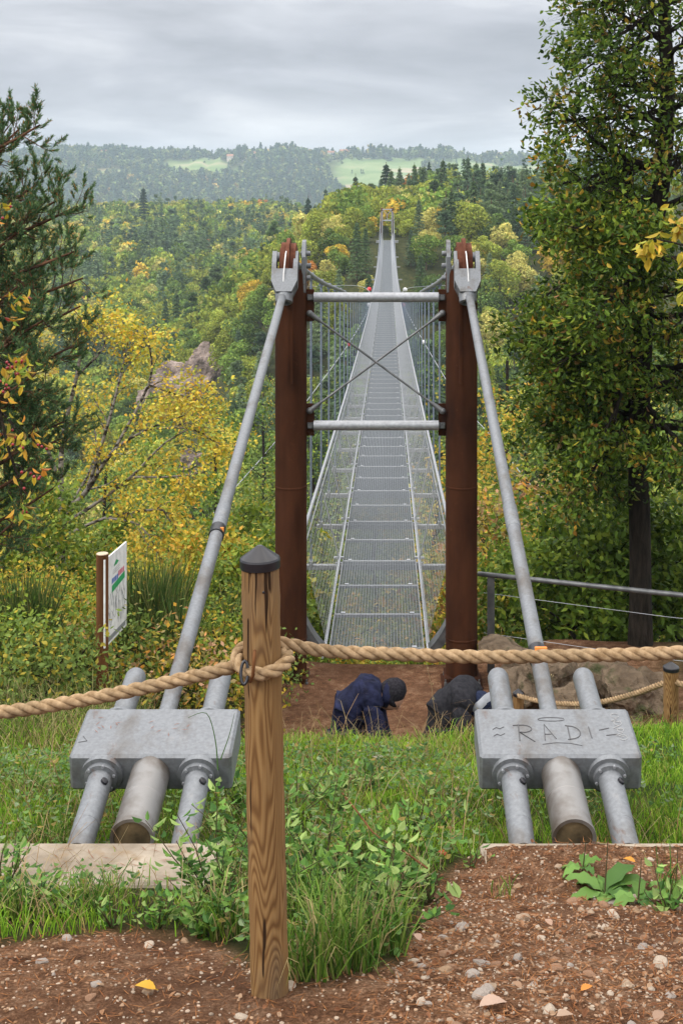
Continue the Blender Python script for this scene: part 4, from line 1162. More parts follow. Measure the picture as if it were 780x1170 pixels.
for k, (px, py, d, pl, lab) in enumerate([(70,690,11.5,'gr','low leafy shrub left of the sign post'),(10,715,10.2,'gr','low shrub in the corner left of the tall broom'),(110,725,11.2,'or','reddish low shrub at the foot of the sign post'),(228,705,11.8,'gr','leafy shrub behind the left stay'),(285,720,12.8,'lg','pale shrub beside the left pylon foot'),(150,735,10.4,'lg','pale low shrub in front of the dark broom'),(250,735,11.6,'yl','yellowing shrub between stay and post'),(50,745,9.6,'lg','light green low plant on the left bank'),(200,745,10.2,'or','dry orange-brown shrub behind the left anchor'),(5,660,13,'yl','yellow shrub behind the tall broom'),(60,665,14,'yl','golden shrub beyond the bank left of the board'),(120,650,15,'yl','golden shrub above the sign'),(235,665,15,'gr','green shrub beyond the stay')]):
    x = (px-443)*d/1500; zb_ = Hs(x, d); zt = -(py-215)*d/1500; h = max(zt-zb_, .35)
    slim_tree((x,d,zb_-.05), (x+rnd.gauss(0,.05), d, zb_+h*.75), .012, lab, 7, PALS[pl], 4, .048, 700+k, cat='bush', name='bush', reach=.28+.30*h, f0=.08, grp='low growth on the left bank', spec=[(5,.16+.14*h,.8,.5,.03,.15,.15),(4,.12+.08*h,.8,.5,0,.2,.2)], bend=.03)
for k, (px, py, d, pl, lab) in enumerate([(30,600,16,'gr','green bush under the pine at the left edge'),(95,610,22,'gr','yellow-green bush beyond the sign post'),(160,600,24,'yl','golden bush low behind the birch crown'),(215,640,17,'yl','orange-yellow bush left of the stay'),(260,600,20,'gr','green bush between the left stay and pylon'),(290,560,28,'gr','green young tree close left of the left pylon'),(250,500,40,'dk','dark green young tree behind the stay'),(30,530,26,'lg','pale yellow tree below the pine'),(200,560,33,'dk','dark tree behind the golden birch'),(285,640,16,'gr','small green bush by the left pylon foot'),(120,520,38,'gr','green tree seen through the birch'),(10,450,45,'lg','pale tree behind the pine limbs')]):
    x = (px-443)*d/1500; zb_ = Hs(x, d); zt = -(py-215)*d/1500; h = zt-zb_
    slim_tree((x,d,zb_-.1), (x+rnd.gauss(0,.15), d, zt-.3*min(1,h/4)), .03+.008*h, lab, 9 if d < 30 else 12, PALS[pl], 6, .085 if d < 30 else .13, 150+k, cat='bush' if h < 5 else 'tree', name='bush' if h < 5 else 'young_tree', reach=.65+.15*h, f0=.12 if h < 5 else .25, grp='growth on the left bank', spec=[(5,.35+.07*h,.8,.5,.03,.15,.15),(5,.22+.04*h,.8,.5,0,.2,.2)])
# trees in the gorge right under and beside the deck
for k, (px, py, d, pl, lab) in enumerate([(375,700,30,'yl','golden tree crown seen through the left side mesh low down'),(368,600,36,'gr','green tree crown seen through the left mesh'),(492,655,32,'yl','bright yellow tree crown seen through the right side mesh'),(500,545,38,'yl','yellow tree crown through the right mesh below the lower crossbar'),(385,520,46,'gr','green tree under the left rail'),(480,700,27,'gr','dark green crown low under the right mesh'),(355,500,48,'dk','dark tree right of the left pylon'),(430,560,44,'gr','tree crown below the middle of the deck'),(330,660,24,'gr','green crown behind the left pylon'),(300,470,60,'lg','light green tree left of the left pylon halfway up'),(520,450,60,'gr','green tree behind the right pylon')]):
    x = (px-443)*d/1500; zb_ = Hs(x, d); zt = -(py-215)*d/1500; h = max(zt-zb_, 3)
    zcap = dz(d)-.9 if abs(x-AX) < 2.6 else 99
    if zt > zcap: zt = zcap; h = zt-zb_
    slim_tree((x,d,zb_-.2), (x, d, zt-.5), .05+.008*h, lab, 12, PALS[pl], 6, .13, 450+k, name='young_tree', reach=.8+.13*h, f0=.35, grp='trees in the gorge under the footbridge', spec=[(5,.3+.07*h,.8,.5,.03,.15,.15),(5,.22+.04*h,.8,.5,0,.2,.2)])
# ---------------------------------------------------------------- trees across the gorge
def broad_proto(seed, nq, q, rs=None):
    rs = np.random.default_rng(seed); m = MB()
    nl = 15; C_, R_ = [], []
    for k in range(nl):
        a = k*2.4; v = rs.random(); rr = 2.3*math.sqrt(rs.random())*(1.1-.6*abs(v-.4))
        C_.append((rr*math.cos(a), rr*math.sin(a), 2.2+5.2*v)); R_.append(.9+.9*rs.random()*(1.15-.5*v))
    C_ = np.array(C_); R_ = np.array(R_); br = .72+.56*rs.random(nl)
    k = rs.choice(nl, nq, p=R_**2/np.sum(R_**2)); n_ = nrm(rs.normal(0,1,(nq,3))+np.array([0,0,.25]))
    P = C_[k]+n_*(R_[k]*(.75+.35*rs.random(nq)))[:,None]*np.array([1,1,.85])
    nn = nrm(n_*.8+rs.normal(0,.5,(nq,3))); D = nrm(np.cross(nn, rs.normal(0,1,(nq,3)))); S = np.cross(nn, D)
    T = np.ones((nq,3))*(br[k]*(.65+.7*rs.random(nq)))[:,None]; T[:,0] *= (.9+.25*rs.random(nq))
    return P, D, S, q*(.7+.6*rs.random(nq)), T
def conifer_proto(seed, nq, q, scots=False):
    rs = np.random.default_rng(seed)
    if scots:
        nl = 13; v = np.sort(rs.random(nl)); a = np.arange(nl)*2.4; rad = 1.7*(1-v*.75)*(.5+.6*rs.random(nl))
        C_ = np.stack([rad*np.cos(a), rad*np.sin(a), 3.4+5.6*v], 1); R_ = 1.15-.5*v
        k = rs.integers(0, nl, nq); n_ = nrm(rs.normal(0,1,(nq,3))); P = C_[k]+n_*(R_[k]*rs.random(nq)**.4)[:,None]*np.array([1.15,1.15,.5])
        D = nrm(n_*np.array([1,1,.3])+np.array([0,0,.25])+rs.normal(0,.3,(nq,3))); br = .75+.5*rs.random(nl); T = np.ones((nq,3))*(br[k]*(.7+.6*rs.random(nq)))[:,None]
    else:
        v = rs.random(nq)**.8; w = np.floor(v*15)/15; a = rs.random(nq)*6.283; lobe = 1+.3*np.sin(a*5+w*40)+.15*np.sin(a*3+w*17)
        full = 2.0*(1-w)**.85*lobe+.12; f = rs.random(nq)**.55; r = full*f
        P = np.stack([r*np.cos(a), r*np.sin(a), .9+9.0*w+.28*(1-f)+.1*rs.normal(0,1,nq)], 1)
        D = nrm(np.stack([np.cos(a), np.sin(a), -.30+.2*rs.normal(0,1,nq)], 1)); T = np.ones((nq,3))*((.55+.5*f)*(.75+.5*rs.random(nq)))[:,None]
        T = np.ones((nq,3))*(.7+.6*rs.random(nq))[:,None]
    S = nrm(np.cross(D, np.array([0,0,1.])+rs.normal(0,.4,(nq,3))))
    return P, D, S, q*(.7+.6*rs.random(nq)), T
def proto_mesh(fn, seed, nq, q, asp, trunk_h, tr, **kw):
    P, D, S, L, T = fn(seed, nq, q, **kw); m = MB(); m.leaves(P-D*L[:,None]*.5, D, S, L, L*asp, T)
    m2 = MB(); m2.tube([(0,0,-1.5),(.08,0,trunk_h*.5),(0,0,trunk_h)], [tr,tr*.8,tr*.3], 6, False)
    cm = m.mesh('crown'); cm.materials.append(M['far_leaf']); tm = m2.mesh('trunk'); tm.materials.append(M['far_bark'])
    m.add(*_tube_chunk(m2)); whole = m.mesh('tree'); whole.materials.append(M['far_leaf']); whole.materials.append(M['far_bark'])
    return cm, tm, whole
def _tube_chunk(m2):
    V = m2.V[0]; f = list(m2.F.values())[0][0]
    return V, [f], (1,1,1), 1, True
M['far_bark'] = plain('far_bark', (.12,.075,.05), .9)
BP = [proto_mesh(broad_proto, 500+k, 3000, .40, .75, 6, .16) for k in range(5)]
CP = [proto_mesh(conifer_proto, 600+k, 2600, .55, .42, 10.2, .15) for k in range(3)] + [proto_mesh(conifer_proto, 610+k, 2400, .48, .5, 8.8, .15, scots=True) for k in range(4)]

BC = [('yellow-green', (.28,.33,.055)), ('mid green', (.17,.26,.05)), ('dark green', (.115,.18,.045)), ('golden', (.56,.42,.06)), ('pale yellowish', (.46,.44,.13)), ('orange', (.46,.21,.045))]
BPW = np.array([.42,.30,.11,.055,.105,.008]); BPW /= BPW.sum()
CC = [('dark green', (.115,.18,.07)), ('grey-green', (.19,.26,.125)), ('bluish green', (.13,.20,.105))]
# crag on the far slope
def crag():
    import bmesh
    bm = bmesh.new(); bmesh.ops.create_icosphere(bm, subdivisions=6, radius=1)
    V = []
    for v in bm.verts:
        p = v.co.normalized(); q = Vector((p.x*1.0, p.y, p.z*1.0))
        s_ = 1+.35*mn.noise(q*1.6)+.22*mn.noise(q*4+Vector((3,1,2)))+.12*abs(mn.noise(q*9))+.06*abs(mn.noise(q*22))
        rdg = mn.noise(Vector((q.x*7, q.y*7, q.z*1.5)))*.10
        V.append([q.x*7.5*(s_+rdg), q.y*4*(s_+rdg), q.z*(6.2 if q.z > 0 else 8.5)*s_])
    F = [[v.index for v in f.verts] for f in bm.faces]; bm.free()
    V = np.array(V); c = A(234, 456, 184)
    V[:,0] += V[:,2]*.18
    o = MB().add(V+c, [F], None, 0, False).build('rock_outcrop', M['crag'], None, tuple(c)); tag(o, 'pinkish-grey rock crag standing out of the forest on the far slope left of the stay', 'rock outcrop')
    c = A(215, 540, 150); V2 = V*np.array([.45,.5,.35]); 
    o = MB().add(V2+c, [F], None, 0, False).build('rock_outcrop', M['crag'], None, tuple(c)); tag(o, 'smaller pale crag lower in the gorge on the left', 'rock outcrop')
crag()

# candidates over the far side
rs = np.random.default_rng(99); cand = []
d = 62.0
while d < 700:
    step = (4.3 if d < 330 else 5.0)
    xa, xb = (-170-443)*d/1500, (960-443)*d/1500
    n = int((xb-xa)/step)
    xs = xa+(np.arange(n)+rs.random(n)*.9)*step; ys = d+rs.random(n)*step
    for x, y in zip(xs, ys): cand.append((x, y))
    d += step*.9
cand = np.array(cand); X, Y = cand[:,0], cand[:,1]; PX = X/Y*1500+443
Z = H(X, Y)
keep = np.ones(len(X), bool)
# corridor of the bridge kept clear of crowns higher than the deck
dk = np.array([dz(min(v, D0+LEN)) for v in Y])
inco = (np.abs(X-AX) < 3.9) & (Y < 200)
# crags stay bare
pyb = 215-Z/Y*1500
keep &= ~((PX > 195) & (PX < 262) & (Y > 120) & (Y < 190) & (pyb < 640))
keep &= ~((PX > 185) & (PX < 245) & (Y > 125) & (Y < 152))
# right ridge: nothing past the crest is seen
keep &= ~((PX > 480) & (Y > 430))
keep &= ~((Y > 640) & (PX < 480) & (rs.random(len(X)) < .3))
X, Y, Z, PX, dk2 = X[keep], Y[keep], Z[keep], PX[keep], dk[keep]; n = len(X)
con = fbm(X/28, Y/40, 55, 3)*1.3 + rs.normal(0,.28,n) + .12*ss(300,500,PX)-.02 + .12*ss(440,520,PX)*(Y > 180) - .22*ss(330,450,Y)*(PX < 400) > .22
size = .62+.42*rs.random(n); size = size*np.where(Y > 150, .88, 1.1)*np.where(Y > 400, 1.08, 1)
for i_ in range(n):
    g_ = abs(X[i_]-AX)
    if Y[i_] < 202 and g_ < 1.3+3.0*size[i_] and Z[i_]+9.5*size[i_] > dk2[i_]-1.2: size[i_] = 0 if g_ < 2.5 or Z[i_]+3 > dk2[i_]+6 else min(size[i_], (g_-1.35)/3.2)
    elif 150 < Y[i_] < 202 and g_ < 8: size[i_] *= .8
size *= np.where((PX > 455) & (Y > 200), 1.0, 1.0)
kk = size > 0; X, Y, Z, PX, con, size, dk2 = X[kk], Y[kk], Z[kk], PX[kk], con[kk], size[kk], dk2[kk]; n = len(X)
bc = rs.choice(6, n, p=BPW)
order = np.argsort(Y - 0)
def place(PXv):
    return 'left of the bridge' if PXv < 345 else ('behind the portal' if PXv < 510 else 'right of the bridge')
def dist(y): return 'down in the gorge' if y < 120 else ('on the lower far slope' if y < 170 else 'on the far slope')
cb = cc = 0; stuff = []
inview = (PX > -5) & (PX < 610)
for i in order:
    c = con[i]; s_ = size[i]
    if inview[i] and ((c and cc < 300) or (not c and cb < 300)):
        if c:
            cc += 1; k = int(rs.integers(0, len(CP))); pr = CP[k]; cn, cl = CC[int(rs.integers(0,3))]; kind = 'spruce' if k < 3 else 'scots pine'; nm = 'spruce_tree' if k < 3 else 'pine_tree'
        else:
            cb += 1; k = int(rs.integers(0, len(BP))); pr = BP[k]; cn, cl = BC[bc[i]]; kind = 'broadleaf tree'; nm = 'broadleaf_tree'
        cl = np.array(cl)*(.85+.3*rs.random()); zz = s_*(1+.25*(rs.random()-.3))*(1.12 if c else .95)
        lab = '%s %s %s, %s' % (cn, kind, dist(Y[i]), place(PX[i]))
        loc = (X[i], Y[i], Z[i]-.3); rz = rs.random()*6.28
        if Y[i] < 105:
            t = thing(nm, loc, lab, 'tree', 'forest across the gorge'); t.rotation_euler = (0,0,rz); t.scale = (s_,s_,zz)
            for nme, me in (('crown', pr[0]), ('trunk', pr[1])):
                o = bpy.data.objects.new(nme, me); o.parent = t; o.color = (*cl, 1); col.objects.link(o)
        else:
            o = bpy.data.objects.new(nm, pr[2]); o.location = loc; o.rotation_euler = (0,0,rz); o.scale = (s_,s_,zz); o.color = (*cl, 1); col.objects.link(o)
            tag(o, lab, 'tree', 'forest across the gorge')
    else: stuff.append(i)
print('trees', n, 'individual', cb, cc, 'last', Y[order[cb+cc]] if cb+cc < n else 0)
def forest(idx, name, label, protos):
    m = MB(); 
    for i in idx:
        c = con[i]; pr = protos[1 if c else 0]; P, D, S, L, T = pr[int(rs.integers(0, len(pr)))]
        s_ = size[i]; zz = s_*(1.12 if c else .95)*(.9+.3*rs.random()); cl = np.array(CC[int(rs.integers(0,3))][1] if c else BC[bc[i]][1])*(.85+.3*rs.random())
        a = rs.random()*6.28; ca, sa = math.cos(a), math.sin(a); Rm = np.array([[ca,sa,0],[-sa,ca,0],[0,0,1]])
        Q = (P@Rm)*np.array([s_,s_,zz])+np.array([X[i],Y[i],Z[i]-.3]); Dd = D@Rm
        m.leaves(Q-Dd*L[:,None]*s_*.5, Dd, S@Rm, L*s_, L*s_*(.42 if c else .75), T*cl)
    return tag(m.build(name, M['far_leaf']), label, 'forest', kind='stuff')
def protos(nb, qb, ncf, qc, seed):
    return ([broad_proto(seed+k, nb, qb) for k in range(6)], [conifer_proto(seed+20+k, ncf, qc) for k in range(3)]+[conifer_proto(seed+30+k, ncf, qc*.9, scots=True) for k in range(4)])
stuff = np.array(stuff)
nearS = stuff[(Y[stuff] < 330)]; farS = stuff[(Y[stuff] >= 330)]
hidden = (Y[nearS] < 330) & ((PX[nearS] < -60) | (PX[nearS] > 760))
nearS = nearS[~hidden]
print('stuff', len(nearS), len(farS))
M1 = protos(520, .80, 460, 1.0, 700); M2 = protos(200, 1.2, 170, 1.6, 800)
forest(np.concatenate([nearS, []]).astype(int), 'forest', 'mixed autumn forest covering the far slope of the gorge', M1)
forest(farS.astype(int), 'ridge_forest', 'mixed forest along the crest of the far slope', M2)

# landmark conifers that stand above the crest
for px, ty, d, w, pr, lab in [(441,184,300,1.25,CP[0],'tall dark spruce standing above the crest just behind the far portal'),(406,197,330,.8,CP[1],'narrow dark spruce on the crest left of the far portal'),(490,182,340,.75,CP[2],'pointed dark spruce on the crest right of the far portal'),(372,212,420,.7,CP[1],'small pointed spruce on the crest halfway to the left'),(164,212,520,1.0,CP[0],'dark spruce rising above the left part of the crest'),(352,222,360,.8,CP[2],'dark spruce on the crest left of the tall one')]:
    x = (px-443)*d/1500; z = Hs(x, d); h = -(ty-215)*d/1500-z
    o = bpy.data.objects.new('spruce_tree', pr[2]); o.location = (x, d, z-.2); o.scale = (w*h/12, w*h/12, h/10.2); o.color = (.04,.075,.04,1); col.objects.link(o); tag(o, lab, 'tree', 'spruces along the crest')

# ---------------------------------------------------------------- the far ridge: woods, hedges and farms
def far_woods():
    rs = np.random.default_rng(123); n = 16000
    px = -250+1500*rs.random(n); y = 1380+620*rs.random(n)**.8; x = (px-443)*y/1500
    f = field_mask(x, y); hedge = (np.abs(np.sin(px/23+y/60)) < .07) | (np.abs(np.sin(y/31)) < .05)
    crest = (y > 1860) & (y < 1945) & (fbm(px/26, y*0, 5, 2) > -.15)
    ok = (f < .25) | (hedge & (rs.random(n) < .16)) | crest
    x, y, px, crest, f = x[ok], y[ok], px[ok], crest[ok], f[ok]
    z = H(x, y); m = MB(); n = len(x)
    base = [conifer_proto(900+k, 70, 2.4) for k in range(3)]+[broad_proto(920+k, 75, 2.2) for k in range(3)]
    for i in range(n):
        b = int(rs.integers(0,6)); P, D, S, L, T = base[b]; s_ = 1.0+.6*rs.random(); 
        if f[i] > .3 and not crest[i]: s_ *= .55
        if crest[i]: s_ *= 1.15+.35*float(vn(px[i]/30, 0, 4))
        cl = np.array((.08,.14,.085) if b < 3 else [(.14,.20,.07),(.20,.24,.085),(.10,.16,.065),(.36,.28,.08)][int(rs.choice(4, p=[.4,.3,.27,.03]))])*(.8+.4*rs.random())
        Q = P*s_+np.array([x[i],y[i],z[i]-1]); m.leaves(Q-D*L[:,None]*s_*.5, D, S, L*s_, L*s_*.6, T*cl)
    print('far woods', n)
    tag(m.build('far_woods', M['far_leaf']), 'hazy blue woods, hedgerows and tree lines over the far plateau', 'woods', kind='stuff')
far_woods()
M['roof'] = plain('roof_tile', (.32,.16,.10), .8); M['wall'] = plain('house_wall', (.62,.56,.48), .8); M['pane'] = plain('dark_pane', (.05,.06,.07), .3)
for k, (px, d, w, lab) in enumerate([(277,1870,14,'large red-roofed farmhouse on the far plateau left of centre'),(263,1850,8,'small pale house left of the red-roofed farmhouse'),(395,1900,16,'long white farmhouse on the far plateau nearest the centre'),(378,1905,9,'small barn beside the long white farmhouse'),(120,1880,9,'lone small house among trees at the left of the far plateau'),(290,1900,9,'small house right of the red-roofed farmhouse')]):
    x = (px-443)*d/1500; z = Hs(x, d)+1.5; t = thing('farmhouse', (x,d,z), lab, 'house', 'farmhouses on the far plateau')
    m = MB(); m.box((x,d,z+1.5), (w,8,8)); m.build('wall', M['white'] if 'white' in lab else M['wall'], t)
    m = MB(); h = 5.5
    V = [(x-w/2-.6,d-4.6,z+h),(x+w/2+.6,d-4.6,z+h),(x+w/2+.6,d,z+h+3),(x-w/2-.6,d,z+h+3),(x-w/2-.6,d+4.6,z+h),(x+w/2+.6,d+4.6,z+h)]
    m.add(V, [[[0,1,2,3],[3,2,5,4]],[[0,3,4],[1,5,2]]]); m.build('roof', M['roof'], t)
    for q in range(int(w/3)): 
        m = MB(); m.box((x-w/2+2+q*3,d-4.02,z+3), (1.1,.1,1.5)); m.build('window', M['pane'], t)
# ---------------------------------------------------------------- turf on the slope
def scatter(n, x0, x1, y0, y1, rs): return x0+(x1-x0)*rs.random(n), y0+(y1-y0)*rs.random(n)
def on_anchor(x, y):
    r = np.zeros(len(x), bool)
    for cx in (-1.01, .735): r |= (np.abs(x-cx) < .33) & (y > 5.3) & (y < 6.0) & (np.abs(np.abs(x-cx)-.1) < .06)
    return r
rs = np.random.default_rng(7)
m = MB()
gp = np.array([(.16,.31,.022),(.23,.37,.03),(.09,.20,.018),(.30,.40,.06),(.40,.34,.11)]); gw = [.34,.3,.2,.11,.05]
def turf(n, x0, x1, y0, y1, h0, h1, w=.0042, pal=gp, pw=gw, lean=.35, cond=None):
    x, y = scatter(n, x0, x1, y0, y1, rs)
    ok = (dirt_mask(x, y) < .35+.25*rs.random(n)) & ~on_anchor(x, y)
    if cond is not None: ok &= cond(x, y)
    x, y = x[ok], y[ok]; z = H(x, y); k = len(x)
    pt_ = fbm(x*2.2, y*2.2, 12, 3); kk = (pt_ > -.22) | (rs.random(k) < .35); x, y, z, pt_ = x[kk], y[kk], z[kk], pt_[kk]; k = len(x)
    t = pal[rs.choice(len(pal), k, p=pw)]*(.75+.5*rs.random(k))[:,None]*(1+.25*pt_)[:,None]
    h = (h0+(h1-h0)*rs.random(k)**1.6)*(1+.35*fbm(x*3, y*3, 14, 2))
    m.blades(np.stack([x,y,z-.005],1), h, w, lean+.4*rs.random(k), t)
turf(52000, -2.6, 2.8, 5.16, 7.1, .03, .085)
turf(34000, -3.2, 3.4, 7.0, 9.2, .04, .09, .006)
turf(2500, -3.2, 3.6, 7.9, 9.0, .05, .14, .006)
# rough grass on the left bank and beside the slab
turf(9000, -5.5, -1.6, 7.6, 12.5, .10, .32, .007, np.array([(.10,.13,.03),(.20,.19,.07),(.07,.10,.02),(.26,.21,.10)]), [.3,.3,.25,.15], .6)
turf(6000, 1.4, 5.0, 8.6, 13, .08, .25, .006, np.array([(.10,.15,.03),(.16,.17,.05),(.07,.10,.02),(.22,.17,.08)]), [.35,.3,.2,.15], .6)
turf(2400, -1.7, 0.35, 3.9, 5.2, .04, .12, .0045)
turf(4200, -2.2, 1.2, 3.9, 8.6, .08, .26, .003, np.array([(.30,.20,.10),(.20,.11,.05),(.38,.30,.16)]), [.4,.3,.3], .8)
turf(1600, -2.0, -.9, 3.95, 4.7, .05, .12, .0045)
turf(500, .2, 2.0, 4.6, 5.2, .03, .09, .004)
tag(m.build('grass', M['grass']), 'bright green rough turf covering the slope between the anchors', 'grass', kind='stuff')

# ---------------------------------------------------------------- tufts: things of their own
def tuft(px, py, d, h, n, lab, w=.0055, lean=.75, pal=((.045,.11,.016),(.08,.17,.022),(.14,.24,.035),(.20,.27,.06),(.32,.26,.12)), spread=.07):
    x = (px-443)*d/1500; z = Hs(x, d); r = np.sqrt(rs.random(n))*spread; a = rs.random(n)*6.28; mm = MB()
    P = np.stack([x+r*np.cos(a), d+r*np.sin(a)*.7, np.full(n, z-.01)], 1)
    mm.blades(P, h*.82*(.4+.7*rs.random(n)), w*(.7+.6*rs.random(n)), lean*(.15+1.5*rs.random(n)**1.3), np.array(pal)[rs.integers(0,len(pal),n)]*(.7+.6*rs.random(n))[:,None])
    tag(mm.build('grass_tuft', M['grass'], None, (x,d,z)), lab, 'grass tuft', 'long grass tufts in the foreground')
for a in [(385,1100,3.72,.30,230,'big dark grass tuft right of the post foot'),(350,1085,3.62,.26,130,'tuft hugging the right side of the post foot'),(425,1060,3.9,.28,180,'arching tuft at the right end of the weedy strip'),(360,1010,4.2,.30,150,'tuft behind the post on the right'),
    (115,1060,4.45,.20,110,'tuft in front of the left footing, nearer the middle'),(20,1060,4.35,.20,110,'tuft in the lower left corner above the earth'),(255,1060,4.1,.22,110,'tuft left of the post foot'),(215,1040,4.3,.12,50,'thin tuft in front of the right end of the left footing'),
    (300,990,4.6,.22,110,'tuft directly behind the wooden post'),(470,990,4.9,.20,110,'tuft where turf meets bare earth'),(415,960,5.0,.24,100,'tall seeding tuft in the middle of the turf'),(60,960,5.4,.22,80,'tuft behind the left footing'),(765,1000,4.7,.20,30,'sparse tuft at the right edge on the earth'),(570,1000,4.7,.12,14,'tiny tuft beside the dock'),(500,880,6.3,.16,90,'tuft on the turf left of the right anchor'),(30,900,6.2,.2,100,'tuft on the turf at the left edge')]:
    tuft(*a, spread=.05+.0003*a[4])

# ---------------------------------------------------------------- leafy weeds
def weed(px, d, h, n, lab, L=.045, pal=((.045,.115,.022),(.09,.20,.035),(.15,.28,.05),(.26,.36,.11)), stems=7, spread=.13, asp=.6):
    x = (px-443)*d/1500; z = Hs(x, d); t = thing('weed_plant', (x,d,z), lab, 'weed', 'leafy weeds round the post')
    ms = MB(); Ps, Ds = [], []
    for k in range(stems):
        a = rs.random()*6.28; q = np.array([x+spread*.5*rs.normal(), d+spread*.4*rs.normal(), z-.01])
        P = curve_pts(q if False else np.array([x,d,z-.02]), np.array([.6*(q[0]-x)/.07+.35*math.cos(a), .35*math.sin(a), 1]), h*(.6+.6*rs.random()), 5, .12, .02, rs)
        ms.tube(P, np.linspace(.0034,.0012,len(P)), 5, False)
        for j in range(n//stems):
            p, dd = interp_poly(P, .15+.85*rs.random()); Ps.append(p); b = rs.random()*6.28; Ds.append([math.cos(b), math.sin(b), .35+.3*rs.normal()])
    ms.build('stem', M['stem'], t)
    Ps, Ds = np.array(Ps), nrm(np.array(Ds)); Sd = nrm(np.cross(Ds, np.array([0,0,1.])+rs.normal(0,.3,Ds.shape))); k = len(Ps); mm = MB()
    mm.leaves(Ps+Ds*.01, Ds, Sd, L*(.5+.8*rs.random(k)), L*asp*(.5+.8*rs.random(k)), np.array(pal)[rs.integers(0,len(pal),k)]*(.7+.6*rs.random(k))[:,None], six=True)
    mm.build('foliage', M['leaf'], t)
M['stem'] = plain('weed_stem', (.07,.06,.03), .8)
for k, a in enumerate([(250,4.55,.42,170,'tall nettle-like weed against the left anchor\'s right tube',.042),(275,4.3,.34,150,'bushy weed just left of the post',.04),(232,4.5,.22,90,'low weed at the right end of the left footing',.038),(345,4.5,.36,170,'dense weed behind the right side of the post',.04),
    (300,5.1,.40,160,'weed rising behind the post at mid height',.04),(370,4.9,.34,150,'leafy weed in the middle of the slope',.042),(400,4.4,.30,120,'weed with pale leaves right of the tuft',.045),(440,4.25,.30,110,'open grey-leaved weed at the edge of the earth',.05),(455,4.7,.24,80,'small weed at the corner of the bare earth',.05),
    (240,4.1,.20,90,'low weed in front of the footing beside the post',.04),(180,4.2,.14,60,'creeping weed on the earth left of the post',.035),(30,4.4,.18,100,'bushy weed in the lower left corner',.042),(5,4.8,.22,90,'weed at the left edge beside the footing',.04),(70,4.4,.13,60,'dark low weed before the left footing',.04),
    (130,4.25,.12,40,'tiny creeping weed on the left earth',.03),(490,4.6,.10,26,'small seedling on the earth right of the tuft',.04),(540,5.0,.10,24,'seedling at the top edge of the earth',.035),(760,4.5,.16,50,'weed at the right edge of the earth',.045),(335,3.75,.14,40,'ivy-like weed against the post foot',.04),(420,3.95,.20,70,'weed below the arching tuft',.05),
    (470,5.3,.22,80,'weed on the turf left of the right anchor tubes',.04),(500,5.6,.18,60,'weed beside the right anchor\'s left tube',.045),(330,5.7,.3,110,'weed on the turf behind the post',.04),(390,5.8,.22,90,'low weed in mid turf',.045),(160,5.25,.16,50,'weed between the left anchor tubes',.04),(420,6.4,.18,70,'weed high on the turf below the left person',.05),(285,6.0,.3,110,'weed right of the left anchor block',.045)]):
    px, d, h, n, lab, L = a; weed(px, d, h, n, lab, L)
def low_cover():
    """countless small leaves at ground level"""
    mm = MB(); n = 16000
    x, y = scatter(n, -2.6, 2.2, 3.7, 7.6, rs); px = x/y*1500+443
    w = fbm(x*1.4, y*1.4, 88, 3)
    ok = (dirt_mask(x,y) < .35) & ~on_anchor(x,y) & ((w > .05) | ((px > 200) & (px < 470) & (y < 5.6) & (rs.random(n) < .8)))
    x, y = x[ok], y[ok]; k = len(x); z = H(x,y)+.02+.09*rs.random(k); b = rs.random(k)*6.28
    D = nrm(np.stack([np.cos(b), np.sin(b), .25*rs.normal(size=k)], 1)); S = nrm(np.cross(D, np.array([0,0,1.])+rs.normal(0,.25,D.shape)))
    pal = np.array([(.06,.13,.03),(.10,.19,.045),(.14,.24,.06),(.20,.27,.14),(.28,.22,.06)])
    mm.leaves(np.stack([x,y,z],1), D, S, .016+.028*rs.random(k), .012+.016*rs.random(k), pal[rs.choice(5,k,p=[.3,.32,.22,.1,.06])]*(.7+.6*rs.random(k))[:,None], six=True)
    tag(mm.build('ground_cover', M['leaf']), 'low leafy ground cover growing through the turf', 'ground cover', kind='stuff')
low_cover()
# broad-leaved dock on the right
def dock(px, py, d, nl, L, lab, seed):
    r2 = np.random.default_rng(seed); x = (px-443)*d/1500; z = Hs(x, d); t = thing('dock_plant', (x,d,z), lab, 'weed', 'broad-leaved docks on the bare earth'); mm = MB()
    for k in range(nl):
        a = k*2.4+.4; el = .25+.5*r2.random(); ln = L*(.7+.5*r2.random()); n = 9; V = []; Fq = []
        for i in range(n+1):
            s_ = i/n; rad = ln*s_; hgt = ln*el*s_-ln*.55*s_*s_; wd = L*.20*math.sin(math.pi*min(1,s_*.98+.02))**.7*(1 if s_ > .12 else .3)
            c_ = np.array([x+rad*math.cos(a), d+rad*math.sin(a), z+.01+hgt]); sd = np.array([-math.sin(a), math.cos(a), 0])
            wav = .006*math.sin(i*2.1+k); V += [c_+sd*wd+np.array([0,0,wd*.35+wav]), c_, c_-sd*wd+np.array([0,0,wd*.35-wav])]
        for i in range(n): Fq += [[3*i,3*i+1,3*i+4,3*i+3],[3*i+1,3*i+2,3*i+5,3*i+4]]
        mm.add(V, [Fq], np.array([(.10,.20,.04),(.14,.26,.06),(.07,.15,.035)][k%3])*(.8+.4*r2.random()), 0, True)
    mm.build('leaf', M['leaf'], t)
    s_ = MB(); s_.tube([(x,d,z),(x+.01,d,z+L*.9),(x+.012,d,z+L*1.3)], [.003,.002,.001], 6); s_.build('stem', M['stem'], t)
dock(690,1010,4.72,9,.17,'broad-leaved dock with glossy leaves on the bare earth under the right anchor',1)
dock(728,1022,4.6,6,.12,'smaller dock plant right of the larger one',2)
dock(770,1000,4.75,6,.13,'dock at the right edge of the earth',3)
dock(665,1000,4.9,5,.09,'small dock left of the large one under the centre tube',4)

